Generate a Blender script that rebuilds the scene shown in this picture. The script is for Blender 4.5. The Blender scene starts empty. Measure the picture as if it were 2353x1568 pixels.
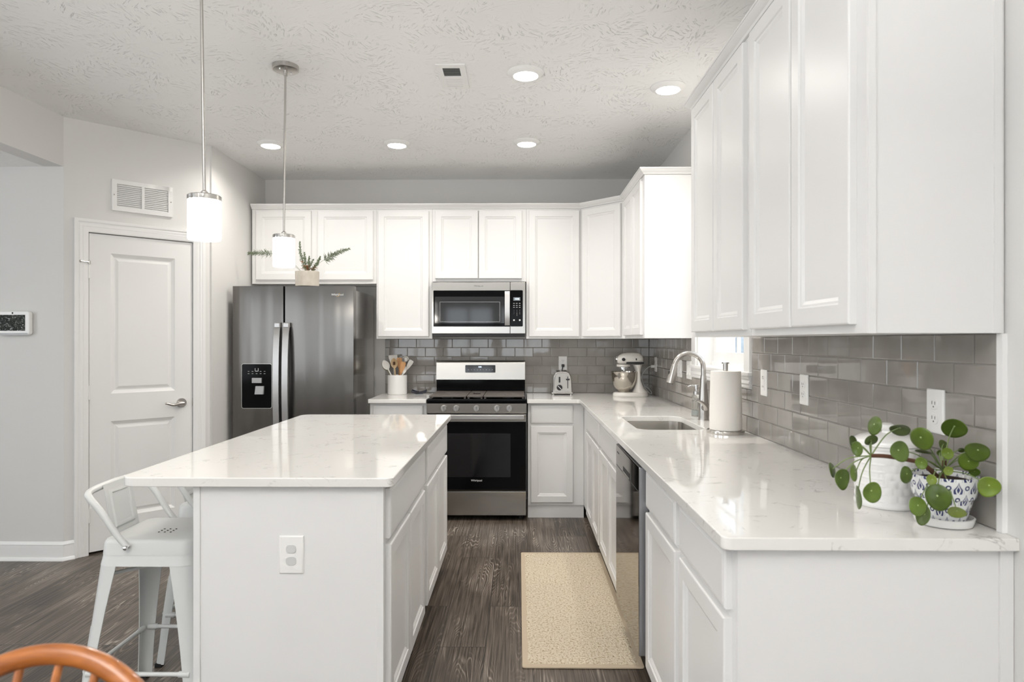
import bpy, bmesh, math, random
from mathutils import Vector, Matrix
PI = math.pi
sc = bpy.context.scene
COL = sc.collection
R = math.radians
rng = random.Random(7)

# ------------------------------------------------------------------ camera, world, light, exposure
EYE = 1.358
cd = bpy.data.cameras.new('camera'); cam = bpy.data.objects.new('camera', cd); COL.objects.link(cam)
cam.location = (0, 0, EYE); cam.rotation_euler = (R(90), 0, R(.583))
cd.sensor_width = 36; cd.lens = 36 * 1524 / 2353; cd.clip_start = .05
cd.dof.use_dof = True; cd.dof.focus_distance = 3.6; cd.dof.aperture_fstop = 5.0
sc.camera = cam
sc.view_settings.view_transform = 'Standard'
sc.view_settings.look = 'None'
sc.view_settings.gamma = 1.0
sc.view_settings.use_curve_mapping = False
sc.view_settings.exposure = 0.6
w = bpy.data.worlds.new('world'); sc.world = w; w.use_nodes = True
w.node_tree.nodes['Background'].inputs[0].default_value = (.88, .94, 1.0, 1)
w.node_tree.nodes['Background'].inputs[1].default_value = 1.8

def area(name, loc, rot, sx, sy, power, color):
    l = bpy.data.lights.new(name, 'AREA'); l.shape = 'RECTANGLE'; l.size = sx; l.size_y = sy
    l.energy = power; l.color = color
    o = bpy.data.objects.new(name, l); COL.objects.link(o); o.location = loc; o.rotation_euler = rot
    return o
DAY = (.87, .935, 1.0)
# daylight arriving through the windows of the dining end and of the hall
SIDE_WIN = (-3.3, -1.0, 2.0)
REAR_WIN = [(-2.45, 1.05), (-1.15, 1.05), (.15, 1.05)]
for k, (wx, ww) in enumerate(REAR_WIN):
    area('daylight_rear', (wx, -4.66, 1.55), (R(105), 0, 0), ww, 1.15, 3.1, DAY)
for k, wy in enumerate(SIDE_WIN):
    area('daylight_side', (-4.66, wy, 1.45), (R(104), 0, R(-90)), 1.2, 1.5, 9.5, DAY)
# unseen uplight behind the camera, added without a fixture to brighten the ceiling
area('added_uplight', (-.9, -.45, 1.9), (R(180), 0, 0), .8, .8, 80, (1, .985, .965))
for lx in (-2.2, .3): area('added_downlight', (lx, -2.6, 2.72), (0, 0, 0), .3, .3, 8, (1, .94, .86))  # two unseen lamps without fixtures, added to brighten the rear wall and floor

# ------------------------------------------------------------------ materials
MATS = {}
def nodes(name):
    m = bpy.data.materials.new(name); m.use_nodes = True; MATS[name] = m
    return m, m.node_tree, m.node_tree.nodes['Principled BSDF']
def mat(name, col, rough=.5, metal=0., coat=0., spec=.5, emit=None, es=0., alpha=1., trans=0., ior=1.45):
    m, t, b = nodes(name)
    b.inputs['Base Color'].default_value = (*col, 1); b.inputs['Roughness'].default_value = rough
    b.inputs['Metallic'].default_value = metal; b.inputs['Coat Weight'].default_value = coat
    b.inputs['Specular IOR Level'].default_value = spec
    b.inputs['Transmission Weight'].default_value = trans; b.inputs['IOR'].default_value = ior
    if emit: b.inputs['Emission Color'].default_value = (*emit, 1); b.inputs['Emission Strength'].default_value = es
    return m
def N(t, typ, **kw):
    n = t.nodes.new(typ)
    for k, v in kw.items():
        if k.startswith('_'): n.inputs[int(k[1:])].default_value = v
        else: setattr(n, k, v)
    return n
def mapping(t, scale, coord='Object', rot=(0, 0, 0)):
    tc = N(t, 'ShaderNodeTexCoord'); mp = N(t, 'ShaderNodeMapping')
    mp.inputs['Scale'].default_value = scale; mp.inputs['Rotation'].default_value = rot
    t.links.new(tc.outputs[coord], mp.inputs[0]); return mp
def ramp(t, stops):
    r = N(t, 'ShaderNodeValToRGB'); e = r.color_ramp.elements
    while len(e) < len(stops): e.new(.5)
    for i, (p, c) in enumerate(stops):
        e[i].position = p; e[i].color = (*c, 1) if len(c) == 3 else c
    return r
def bump(t, b, hgt, strength, dist):
    n = N(t, 'ShaderNodeBump'); n.inputs['Strength'].default_value = abs(strength); n.invert = strength < 0; n.inputs['Distance'].default_value = dist
    t.links.new(hgt, n.inputs['Height']); t.links.new(n.outputs[0], b.inputs['Normal']); return n
def math_(t, op, a, b=None, c=None):
    n = N(t, 'ShaderNodeMath', operation=op)
    for i, v in enumerate((a, b, c)):
        if v is None: continue
        if isinstance(v, (int, float)): n.inputs[i].default_value = v
        else: t.links.new(v, n.inputs[i])
    return n.outputs[0]

mat('cabinet_white', (.79, .783, .772), .34)
mat('trim_white', (.84, .835, .82), .38)
mat('door_white', (.82, .815, .80), .36)
mat('outlet_white', (.86, .85, .83), .3)
mat('outlet_shade', (.62, .62, .61), .35)
mat('black_gloss', (.004, .004, .0045), .08, spec=.09)
mat('black_satin', (.015, .015, .016), .32)
mat('black_matte', (.02, .02, .02), .7)
mat('dark_gap', (.03, .026, .022), .8)
mat('duct_grey', (.10, .10, .10), .7)
mat('louvre_grey', (.62, .62, .61), .45)
mat('chrome', (.75, .75, .75), .12, 1)
mat('nickel', (.50, .48, .455), .26, 1)
mat('nickel_pol', (.62, .60, .57), .14, 1)
mat('cast_iron', (.115, .10, .09), .5)
mat('grey_plastic', (.45, .46, .47), .4)
mat('ceramic_white', (.84, .83, .81), .22, coat=.4)
mat('silicone_white', (.78, .76, .72), .45)
mat('silicone_grey', (.55, .56, .56), .4)
mat('olive', (.26, .25, .17), .5)
mat('navy_glaze', (.012, .014, .035), .1, coat=.6)
mat('stool_paint', (.66, .67, .655), .34)
mat('mixer_white', (.80, .77, .72), .22, coat=.6)
mat('paper', (.83, .80, .755), .9)
mat('text_light', (.75, .75, .75), .4)
mat('text_dark', (.12, .12, .12), .4)
mat('gold', (.75, .5, .2), .3, 1)
mat('digits', (.6, .75, 1), .4, emit=(.7, .82, 1), es=1.6)
mat('lcd', (.16, .18, .19), .25, emit=(.3, .35, .38), es=.12)
mat('rubber', (.02, .02, .02), .8)
mat('grout', (.40, .375, .345), .8)
mat('lens', (1, 1, 1), .5, emit=(1, .95, .88), es=28.)
mat('shade_glass', (.95, .95, .93), .3, emit=(1, .975, .94), es=3.2)
mat('plug_white', (.8, .79, .77), .4)
mat('petiole', (.20, .27, .10), .5)
mat('stem_brown', (.12, .055, .03), .75)
mat('soil', (.035, .02, .014), .95)
mat('frond_green', (.14, .175, .10), .7)
mat('frond_rust', (.30, .13, .06), .8)
mat('rug_border', (.56, .46, .335), .85)
mat('soapy', (.55, .58, .56), .2)
mat('siding_white', (.82, .84, .86), .7)
mat('glass_tint', (.006, .006, .007), .08)
mat('mw_window', (.020, .021, .022), .06, ior=1.5)
mat('blade_green', (.3, .4, .2), .6)

def leafmat(name, c):
    m, t, b = nodes(name)
    mp = mapping(t, (22, 22, 22)); n = N(t, 'ShaderNodeTexNoise', _2=1., _3=3.); t.links.new(mp.outputs[0], n.inputs[0])
    r = ramp(t, [(.3, tuple(v * .75 for v in c)), (.7, tuple(min(1, v * 1.25) for v in c))])
    t.links.new(n.outputs[0], r.inputs[0]); t.links.new(r.outputs[0], b.inputs['Base Color'])
    b.inputs['Roughness'].default_value = .3
for i, c in enumerate([(.105, .165, .020), (.080, .128, .018), (.15, .22, .025), (.21, .28, .04), (.065, .098, .02)]): leafmat('leaf%d' % i, c)
mat('leaf_dot', (.42, .52, .22), .4)

def wallmat(name, c, rough=.75):
    m, t, b = nodes(name); b.inputs['Base Color'].default_value = (*c, 1); b.inputs['Roughness'].default_value = rough
    mp = mapping(t, (140, 140, 140)); n = N(t, 'ShaderNodeTexNoise', _3=2.); t.links.new(mp.outputs[0], n.inputs[0])
    n.inputs['Scale'].default_value = 1.; bump(t, b, n.outputs[0], .08, .002)
wallmat('wall_paint', (.715, .705, .685))

def ceilmat():
    m, t, b = nodes('ceiling_texture'); b.inputs['Roughness'].default_value = .42
    b.inputs['Base Color'].default_value = (.88, .878, .868, 1)
    tc = N(t, 'ShaderNodeTexCoord')
    vo = N(t, 'ShaderNodeTexVoronoi', feature='F1'); vo.inputs['Scale'].default_value = 9.
    t.links.new(tc.outputs['Object'], vo.inputs['Vector'])
    sep = N(t, 'ShaderNodeSeparateColor'); t.links.new(vo.outputs['Color'], sep.inputs[0])
    ang = math_(t, 'MULTIPLY', sep.outputs[0], 2.6)
    vr = N(t, 'ShaderNodeVectorRotate', rotation_type='Z_AXIS')
    t.links.new(tc.outputs['Object'], vr.inputs['Vector']); t.links.new(ang, vr.inputs['Angle'])
    mp = N(t, 'ShaderNodeMapping'); mp.inputs['Scale'].default_value = (20, 92, 1)
    t.links.new(vr.outputs[0], mp.inputs[0])
    n1 = N(t, 'ShaderNodeTexNoise'); n1.inputs['Scale'].default_value = 1.; n1.inputs['Detail'].default_value = 2.; n1.inputs['Distortion'].default_value = .5
    t.links.new(mp.outputs[0], n1.inputs[0])
    r = ramp(t, [(.0, (0, 0, 0)), (.585, (0, 0, 0)), (.68, (1, 1, 1)), (1., (1, 1, 1))]); t.links.new(n1.outputs[0], r.inputs[0])
    n2 = N(t, 'ShaderNodeTexNoise'); n2.inputs['Scale'].default_value = 5.; n2.inputs['Detail'].default_value = 2.
    t.links.new(tc.outputs['Object'], n2.inputs[0])
    r2 = ramp(t, [(.42, (.1, .1, .1)), (.6, (1, 1, 1))]); t.links.new(n2.outputs[0], r2.inputs[0])
    h = math_(t, 'MULTIPLY', r.outputs[0], r2.outputs[0])
    bump(t, b, h, .85, .0058)
ceilmat()

def quartzmat():
    m, t, b = nodes('quartz'); b.inputs['Roughness'].default_value = .045
    b.inputs['Specular IOR Level'].default_value = .55
    mp = mapping(t, (1, 1, 1))
    n = N(t, 'ShaderNodeTexNoise'); n.inputs['Scale'].default_value = 9.; n.inputs['Detail'].default_value = 6.; n.inputs['Distortion'].default_value = 1.6
    t.links.new(mp.outputs[0], n.inputs[0])
    d = math_(t, 'ABSOLUTE', math_(t, 'SUBTRACT', n.outputs[0], .5))
    r = ramp(t, [(0., (1, 1, 1)), (.012, (.25, .25, .25)), (.03, (0, 0, 0))]); t.links.new(d, r.inputs[0])
    n2 = N(t, 'ShaderNodeTexNoise'); n2.inputs['Scale'].default_value = 14.; n2.inputs['Detail'].default_value = 3.
    t.links.new(mp.outputs[0], n2.inputs[0])
    r2 = ramp(t, [(.52, (0, 0, 0)), (.66, (1, 1, 1))]); t.links.new(n2.outputs[0], r2.inputs[0])
    f = math_(t, 'MULTIPLY', r.outputs[0], r2.outputs[0])
    mx = N(t, 'ShaderNodeMix', data_type='RGBA'); mx.inputs['A'].default_value = (.80, .785, .755, 1); mx.inputs['B'].default_value = (.42, .40, .38, 1)
    t.links.new(math_(t, 'MULTIPLY', f, .8), mx.inputs[0]); t.links.new(mx.outputs['Result'], b.inputs['Base Color'])
quartzmat()

def tilemat():
    m, t, b = nodes('tile'); b.inputs['Roughness'].default_value = .03; b.inputs['Specular IOR Level'].default_value = .6
    mp = mapping(t, (1, 1, 1)); n = N(t, 'ShaderNodeTexNoise'); n.inputs['Scale'].default_value = 9.; n.inputs['Detail'].default_value = 2.
    t.links.new(mp.outputs[0], n.inputs[0])
    r = ramp(t, [(.3, (.300, .280, .258)), (.7, (.355, .333, .308))]); t.links.new(n.outputs[0], r.inputs[0])
    t.links.new(r.outputs[0], b.inputs['Base Color'])
    n2 = N(t, 'ShaderNodeTexNoise'); n2.inputs['Scale'].default_value = 16.; n2.inputs['Detail'].default_value = 1.
    t.links.new(mp.outputs[0], n2.inputs[0]); bump(t, b, n2.outputs[0], .03, .004)
tilemat()

def floormat():
    m, t, b = nodes('floor_planks')
    mp = mapping(t, (1, 1, 1), rot=(0, 0, R(90)))
    br = N(t, 'ShaderNodeTexBrick', offset=.37, offset_frequency=2)
    br.inputs['Color1'].default_value = (0, 0, 0, 1); br.inputs['Color2'].default_value = (1, 1, 1, 1)
    br.inputs['Scale'].default_value = 1.; br.inputs['Mortar Size'].default_value = .0016; br.inputs['Mortar Smooth'].default_value = 0
    br.inputs['Brick Width'].default_value = 1.22; br.inputs['Row Height'].default_value = .205
    t.links.new(mp.outputs[0], br.inputs[0])
    pid = N(t, 'ShaderNodeSeparateColor'); t.links.new(br.outputs['Color'], pid.inputs[0])
    mp2 = mapping(t, (8.5, .80, 1))
    n = N(t, 'ShaderNodeTexNoise', noise_dimensions='4D'); n.inputs['Scale'].default_value = 1.; n.inputs['Detail'].default_value = 1.5; n.inputs['Distortion'].default_value = .35
    t.links.new(mp2.outputs[0], n.inputs['Vector']); t.links.new(math_(t, 'MULTIPLY', pid.outputs[0], 37.), n.inputs['W'])
    rings = math_(t, 'SINE', math_(t, 'MULTIPLY', n.outputs[0], 330.))
    rr = ramp(t, [(0., (0, 0, 0)), (.6, (.06, .06, .06)), (.9, (.8, .8, .8)), (1., (1, 1, 1))]); t.links.new(math_(t, 'MULTIPLY_ADD', rings, .5, .5), rr.inputs[0])
    mp3 = mapping(t, (130, 3.2, 1)); n3 = N(t, 'ShaderNodeTexNoise', noise_dimensions='4D'); n3.inputs['Scale'].default_value = 1.; n3.inputs['Detail'].default_value = 3.
    t.links.new(mp3.outputs[0], n3.inputs['Vector']); t.links.new(math_(t, 'MULTIPLY', pid.outputs[0], 11.), n3.inputs['W'])
    g3 = ramp(t, [(.30, (.12, .12, .12)), (.70, (1, 1, 1))]); t.links.new(n3.outputs[0], g3.inputs[0])
    mp4 = mapping(t, (3, 1.3, 1)); n4 = N(t, 'ShaderNodeTexNoise'); n4.inputs['Scale'].default_value = 1.5; n4.inputs['Detail'].default_value = 3.
    t.links.new(mp4.outputs[0], n4.inputs[0])
    patch = ramp(t, [(.45, (0, 0, 0)), (.58, (1, 1, 1))]); t.links.new(n4.outputs[0], patch.inputs[0])
    g = math_(t, 'ADD', math_(t, 'MULTIPLY', math_(t, 'MULTIPLY', rr.outputs[0], patch.outputs[0]), .34), math_(t, 'MULTIPLY', g3.outputs[0], .46))
    g = math_(t, 'ADD', g, math_(t, 'MULTIPLY', pid.outputs[0], .16))
    cr = ramp(t, [(.10, (.018, .0135, .010)), (.36, (.088, .069, .053)), (.60, (.185, .150, .120)), (.95, (.52, .46, .39))]); t.links.new(g, cr.inputs[0])
    mx = N(t, 'ShaderNodeMix', data_type='RGBA'); mx.inputs['B'].default_value = (.03, .024, .02, 1)
    t.links.new(br.outputs['Fac'], mx.inputs[0]); t.links.new(cr.outputs[0], mx.inputs['A']); t.links.new(mx.outputs['Result'], b.inputs['Base Color'])
    b.inputs['Roughness'].default_value = .36
    bump(t, b, g, .25, .0015)
floormat()

def brushed(name, c, rough, aniso=.7, rot=0.):
    m, t, b = nodes(name); b.inputs['Base Color'].default_value = (*c, 1); b.inputs['Metallic'].default_value = 1
    b.inputs['Roughness'].default_value = rough; b.inputs['Anisotropic'].default_value = aniso; b.inputs['Anisotropic Rotation'].default_value = rot
    tg = N(t, 'ShaderNodeTangent', direction_type='RADIAL', axis='Z'); t.links.new(tg.outputs[0], b.inputs['Tangent'])
brushed('stainless', (.42, .405, .38), .22, .75)
brushed('stainless_fridge', (.185, .176, .166), .19, .88)
brushed('stainless_side', (.56, .55, .54), .16, .3)
brushed('stainless_light', (.55, .535, .505), .33, .5)
brushed('stainless_handle', (.55, .54, .53), .32, .4)
t_ = MATS['stainless_fridge'].node_tree; mp_ = mapping(t_, (8, 8, .55)); n_ = N(t_, 'ShaderNodeTexNoise', _3=1.); n_.inputs['Scale'].default_value = 1.
t_.links.new(mp_.outputs[0], n_.inputs[0]); bump(t_, t_.nodes['Principled BSDF'], n_.outputs[0], .9, .009)
mat('dish_face', (.20, .185, .17), .05, 1)
mat('dish_edge', (.42, .43, .46), .3, 1)
mat('bowl_steel', (.60, .56, .50), .12, 1)
mat('sink_steel', (.74, .72, .69), .2, 1)

def rugmat():
    m, t, b = nodes('rug_weave'); b.inputs['Roughness'].default_value = .95
    mp = mapping(t, (1.15, 1, 1)); n = N(t, 'ShaderNodeTexNoise'); n.inputs['Scale'].default_value = 88.; n.inputs['Detail'].default_value = 4.; n.inputs['Roughness'].default_value = .62
    t.links.new(mp.outputs[0], n.inputs[0])
    r = ramp(t, [(.30, (.30, .21, .11)), (.40, (.52, .41, .275)), (.50, (.69, .60, .455)), (.75, (.77, .70, .57))]); t.links.new(n.outputs[0], r.inputs[0])
    t.links.new(r.outputs[0], b.inputs['Base Color'])
    v = N(t, 'ShaderNodeTexVoronoi'); v.inputs['Scale'].default_value = 130.; t.links.new(mp.outputs[0], v.inputs['Vector'])
    bump(t, b, v.outputs['Distance'], .9, .004)
rugmat()

def woodmat(name, c0, c1, sc_=(40, 40, 5), rough=.4, coat=0.):
    m, t, b = nodes(name); b.inputs['Roughness'].default_value = rough; b.inputs['Coat Weight'].default_value = coat
    mp = mapping(t, sc_); n = N(t, 'ShaderNodeTexNoise'); n.inputs['Scale'].default_value = 1.; n.inputs['Detail'].default_value = 3.; n.inputs['Distortion'].default_value = .6
    t.links.new(mp.outputs[0], n.inputs[0]); r = ramp(t, [(.3, c0), (.68, c1)]); t.links.new(n.outputs[0], r.inputs[0])
    t.links.new(r.outputs[0], b.inputs['Base Color'])
woodmat('chair_wood', (.17, .042, .006), (.47, .155, .028), (9, 30, 30), .3, .4)
woodmat('spoon_wood', (.52, .36, .19), (.66, .50, .30))
woodmat('spatula_wood', (.46, .22, .08), (.62, .34, .15))
woodmat('concrete', (.50, .45, .38), (.60, .55, .48), (25, 25, 12), .85)

def potmat():
    m, t, b = nodes('pot_pattern'); b.inputs['Roughness'].default_value = .18; b.inputs['Coat Weight'].default_value = .4
    tc = N(t, 'ShaderNodeTexCoord'); s = N(t, 'ShaderNodeSeparateXYZ'); t.links.new(tc.outputs['Object'], s.inputs[0])
    a = math_(t, 'ARCTAN2', s.outputs[1], s.outputs[0])
    v = math_(t, 'MULTIPLY', s.outputs[2], 35.)
    row = math_(t, 'FLOOR', v)
    u = math_(t, 'ADD', math_(t, 'MULTIPLY', a, 11 / (2 * PI)), math_(t, 'MULTIPLY', row, .5))
    fu = math_(t, 'SUBTRACT', math_(t, 'FRACT', u), .5)
    fv = math_(t, 'SUBTRACT', math_(t, 'FRACT', v), .5)
    au = math_(t, 'ABSOLUTE', fu)
    # flame shaped motif: width shrinks upwards
    wd = math_(t, 'MULTIPLY', math_(t, 'SUBTRACT', .52, fv), .5)
    d = math_(t, 'ADD', math_(t, 'DIVIDE', au, math_(t, 'MAXIMUM', wd, .02)), math_(t, 'MULTIPLY', math_(t, 'ABSOLUTE', math_(t, 'ADD', fv, .12)), .9))
    st = math_(t, 'GREATER_THAN', math_(t, 'SINE', math_(t, 'MULTIPLY', d, 12.6)), -.35)
    ins = math_(t, 'LESS_THAN', d, 1.0)
    k = math_(t, 'MULTIPLY', st, ins)
    # small ring between the flames
    au2 = math_(t, 'SUBTRACT', .5, au)
    d2 = math_(t, 'POWER', math_(t, 'ADD', math_(t, 'MULTIPLY', au2, au2), math_(t, 'MULTIPLY', math_(t, 'MULTIPLY', fv, fv), .5)), .5)
    k2 = math_(t, 'MULTIPLY', math_(t, 'LESS_THAN', d2, .15), math_(t, 'GREATER_THAN', d2, .07))
    k = math_(t, 'MAXIMUM', k, k2)
    mx = N(t, 'ShaderNodeMix', data_type='RGBA'); mx.inputs['A'].default_value = (.82, .83, .83, 1); mx.inputs['B'].default_value = (.03, .04, .14, 1)
    t.links.new(k, mx.inputs[0]); t.links.new(mx.outputs['Result'], b.inputs['Base Color'])
potmat()

def screenmat():
    m, t, b = nodes('panel_screen'); mp = mapping(t, (42, 42, 55))
    n = N(t, 'ShaderNodeTexNoise'); n.inputs['Scale'].default_value = 1.; n.inputs['Detail'].default_value = 4.; n.inputs['Distortion'].default_value = 2.
    t.links.new(mp.outputs[0], n.inputs[0])
    r = ramp(t, [(.40, (.004, .005, .004)), (.54, (.025, .03, .024)), (.62, (.14, .14, .13)), (.74, (.6, .62, .7))]); t.links.new(n.outputs[0], r.inputs[0])
    b.inputs['Base Color'].default_value = (.01, .01, .01, 1); t.links.new(r.outputs[0], b.inputs['Emission Color'])
    b.inputs['Emission Strength'].default_value = .7; b.inputs['Roughness'].default_value = .5; b.inputs['Specular IOR Level'].default_value = .1
screenmat()

def panemat():
    m, t, b = nodes('window_glass')
    out = t.nodes['Material Output']; tr = N(t, 'ShaderNodeBsdfTransparent'); gl = N(t, 'ShaderNodeBsdfGlossy'); gl.inputs['Roughness'].default_value = .02
    ms = N(t, 'ShaderNodeMixShader'); ms.inputs[0].default_value = .07
    t.links.new(tr.outputs[0], ms.inputs[1]); t.links.new(gl.outputs[0], ms.inputs[2]); t.links.new(ms.outputs[0], out.inputs[0])
panemat()
mat('clear_glass', (.95, .97, .96), .03, trans=1.)

def stonemat():
    m, t, b = nodes('grey_stone'); mp = mapping(t, (1.2, 1.2, 2.))
    n = N(t, 'ShaderNodeTexNoise'); n.inputs['Scale'].default_value = 2.5; n.inputs['Detail'].default_value = 5.; t.links.new(mp.outputs[0], n.inputs[0])
    r = ramp(t, [(.3, (.20, .24, .28)), (.7, (.40, .44, .48))]); t.links.new(n.outputs[0], r.inputs[0]); t.links.new(r.outputs[0], b.inputs['Base Color'])
    b.inputs['Roughness'].default_value = .8
stonemat()

# ------------------------------------------------------------------ mesh helpers
W = {}     # world matrices of things
def frame(P, u, n, v=(0, 0, 1)):
    u = Vector(u).normalized(); n = Vector(n).normalized(); v = Vector(v).normalized()
    return Matrix(((u.x, v.x, n.x, P[0]), (u.y, v.y, n.y, P[1]), (u.z, v.z, n.z, P[2]), (0, 0, 0, 1)))
class MB:
    def __init__(s, M=None): s.bm = bmesh.new(); s.M = M or Matrix(); s.mi = 0
    def verts(s, pts): return [s.bm.verts.new(s.M @ Vector(p)) for p in pts]
    def face(s, vs):
        try: f = s.bm.faces.new(vs); f.material_index = s.mi; return f
        except ValueError: return None
    def box(s, x0, x1, y0, y1, z0, z1, bev=0., seg=2):
        if x1 < x0: x0, x1 = x1, x0
        if y1 < y0: y0, y1 = y1, y0
        if z1 < z0: z0, z1 = z1, z0
        if bev <= 0:
            v = s.verts([(x, y, z) for z in (z0, z1) for y in (y0, y1) for x in (x0, x1)])
            for f in ((0, 2, 3, 1), (4, 5, 7, 6), (0, 1, 5, 4), (2, 6, 7, 3), (0, 4, 6, 2), (1, 3, 7, 5)): s.face([v[i] for i in f])
            return
        t = bmesh.new(); bmesh.ops.create_cube(t, size=1)
        for v in t.verts: v.co = Vector(((x0 + x1) / 2 + v.co.x * (x1 - x0), (y0 + y1) / 2 + v.co.y * (y1 - y0), (z0 + z1) / 2 + v.co.z * (z1 - z0)))
        bmesh.ops.bevel(t, geom=list(t.edges), offset=min(bev, .49 * min(x1 - x0, y1 - y0, z1 - z0)), segments=seg, affect='EDGES', profile=.5)
        s.add(t); t.free()
    def add(s, t):
        mp = {v: s.bm.verts.new(s.M @ v.co) for v in t.verts}
        for f in t.faces: s.face([mp[v] for v in f.verts])
    def loft(s, rings, close=True, cap0=True, cap1=True):
        vr = [s.verts(r) for r in rings]
        for a, b in zip(vr, vr[1:]):
            n = len(a)
            for i in range(n if close else n - 1):
                s.face([a[i], a[(i + 1) % n], b[(i + 1) % n], b[i]])
        if cap0 and close: s.face(vr[0][::-1])
        if cap1 and close: s.face(vr[-1])
        return vr
    def cyl(s, p0, p1, r0, r1=None, n=24, cap=True):
        r1 = r0 if r1 is None else r1
        p0 = Vector(p0); p1 = Vector(p1); d = (p1 - p0).normalized()
        a = Vector((1, 0, 0)) if abs(d.x) < .9 else Vector((0, 1, 0)); x = d.cross(a).normalized(); y = d.cross(x)
        ring = lambda p, r: [p + r * (math.cos(2 * PI * i / n) * x + math.sin(2 * PI * i / n) * y) for i in range(n)]
        s.loft([ring(p0, r0), ring(p1, r1)], cap0=cap, cap1=cap)
    def lathe(s, prof, c=(0, 0, 0), n=40, fn=None, cap0=True, cap1=True):
        c = Vector(c); rings = []
        for r, z in prof:
            rings.append([c + Vector(((r + (fn(2 * PI * i / n, z) if fn else 0)) * math.cos(2 * PI * i / n), (r + (fn(2 * PI * i / n, z) if fn else 0)) * math.sin(2 * PI * i / n), z)) for i in range(n)])
        s.loft(rings, cap0=cap0, cap1=cap1)
    def tube(s, pts, r, n=10, smooth=6, cap=True, flat=1.):
        P = [Vector(p) for p in pts]; rad = list(r) if isinstance(r, (list, tuple)) else [r] * len(P)
        if smooth > 1 and len(P) > 2:
            Q = []; q = []
            for i in range(len(P) - 1):
                a = P[max(i - 1, 0)]; b = P[i]; c = P[i + 1]; d = P[min(i + 2, len(P) - 1)]
                for k in range(smooth):
                    t = k / smooth
                    Q.append(.5 * ((2 * b) + (c - a) * t + (2 * a - 5 * b + 4 * c - d) * t * t + (3 * b - a - 3 * c + d) * t ** 3)); q.append(rad[i] + (rad[i + 1] - rad[i]) * t)
            Q.append(P[-1]); q.append(rad[-1]); P = Q; rad = q
        T = [(P[min(i + 1, len(P) - 1)] - P[max(i - 1, 0)]).normalized() for i in range(len(P))]
        a = Vector((0, 0, 1)) if abs(T[0].z) < .9 else Vector((1, 0, 0)); x = T[0].cross(a).normalized(); rings = []
        for p, t, rr in zip(P, T, rad):
            x = (x - t * x.dot(t)).normalized(); y = t.cross(x)
            rings.append([p + rr * (math.cos(2 * PI * i / n) * x + flat * math.sin(2 * PI * i / n) * y) for i in range(n)])
        s.loft(rings, cap0=cap, cap1=cap)
    def prism(s, poly, z0, z1):
        s.loft([[(x, y, z0) for x, y in poly], [(x, y, z1) for x, y in poly]])
    def panel(s, w_, h_, prof, x0=0, y0=0):
        """nested rectangles (inset, depth): a door or drawer front in the frame of s.M"""
        rings = [[(x0 + i, y0 + i, d), (x0 + w_ - i, y0 + i, d), (x0 + w_ - i, y0 + h_ - i, d), (x0 + i, y0 + h_ - i, d)] for i, d in prof]
        s.loft(rings)
    def sphere(s, c, r, n=16, sz=1., sx=1., sy=1.):
        c = Vector(c); rings = []
        for j in range(1, n // 2):
            a = PI * j / (n // 2) - PI / 2
            rings.append([c + Vector((sx * r * math.cos(a) * math.cos(2 * PI * i / n), sy * r * math.cos(a) * math.sin(2 * PI * i / n), sz * r * math.sin(a))) for i in range(n)])
        s.loft(rings)
    def build(s, name, m, parent=None, local=False, smooth=40):
        bm = s.bm; bmesh.ops.remove_doubles(bm, verts=bm.verts, dist=1e-6); bmesh.ops.recalc_face_normals(bm, faces=bm.faces)
        me = bpy.data.meshes.new(name); loc = Vector((0, 0, 0)); wm = Matrix()
        if parent is not None:
            wm = W[parent]
            if not local: bm.transform(wm.inverted())
        elif not local:
            xs = [v.co for v in bm.verts]
            loc = Vector(((min(v.x for v in xs) + max(v.x for v in xs)) / 2, (min(v.y for v in xs) + max(v.y for v in xs)) / 2, min(v.z for v in xs)))
            bm.transform(Matrix.Translation(-loc)); wm = Matrix.Translation(loc)
        bm.to_mesh(me); bm.free()
        for mm in (m if isinstance(m, (list, tuple)) else [m]): me.materials.append(MATS[mm])
        if smooth:
            me.polygons.foreach_set('use_smooth', [True] * len(me.polygons)); me.set_sharp_from_angle(angle=R(smooth))
        o = bpy.data.objects.new(name, me); COL.objects.link(o); o.location = loc
        if smooth and len(me.polygons) < 6000:
            wn = o.modifiers.new('weighted_normals', 'WEIGHTED_NORMAL'); wn.keep_sharp = True; wn.weight = 80
        if parent is not None: o.parent = parent
        W[o] = wm
        return o
def tag(o, label=None, cat=None, group=None, kind=None):
    if label: o['label'] = label
    if cat: o['category'] = cat
    if group: o['group'] = group
    if kind: o['kind'] = kind
    return o
def thing(name, label, cat, loc=(0, 0, 0), rz=0., group=None, rot=None):
    o = bpy.data.objects.new(name, None); COL.objects.link(o); o.empty_display_size = .05
    o.location = loc; o.rotation_euler = rot or (0, 0, rz)
    W[o] = Matrix.Translation(loc) @ o.rotation_euler.to_matrix().to_4x4()
    return tag(o, label, cat, group)
def kids(o): return [c for c in bpy.data.objects if c.parent == o]
def copy_tree(o, parent=None):
    c = o.copy(); COL.objects.link(c)
    if parent is not None: c.parent = parent
    for k in kids(o): copy_tree(k, c)
    return c
def struct(o): o['kind'] = 'structure'; return o
def rrect(x0, x1, y0, y1, r, n=6):
    rs = r if isinstance(r, (list, tuple)) else [r] * 4   # corners: (x0,y0) (x1,y0) (x1,y1) (x0,y1)
    out = []
    for (cx, cy, a0), q in zip(((x0, y0, PI), (x1, y0, 1.5 * PI), (x1, y1, 0), (x0, y1, .5 * PI)), rs):
        ccx = cx + q if cx == x0 else cx - q; ccy = cy + q if cy == y0 else cy - q
        if q <= 0: out.append((cx, cy)); continue
        for i in range(n + 1):
            a = a0 + .5 * PI * i / n; out.append((ccx + q * math.cos(a), ccy + q * math.sin(a)))
    return out
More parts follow.
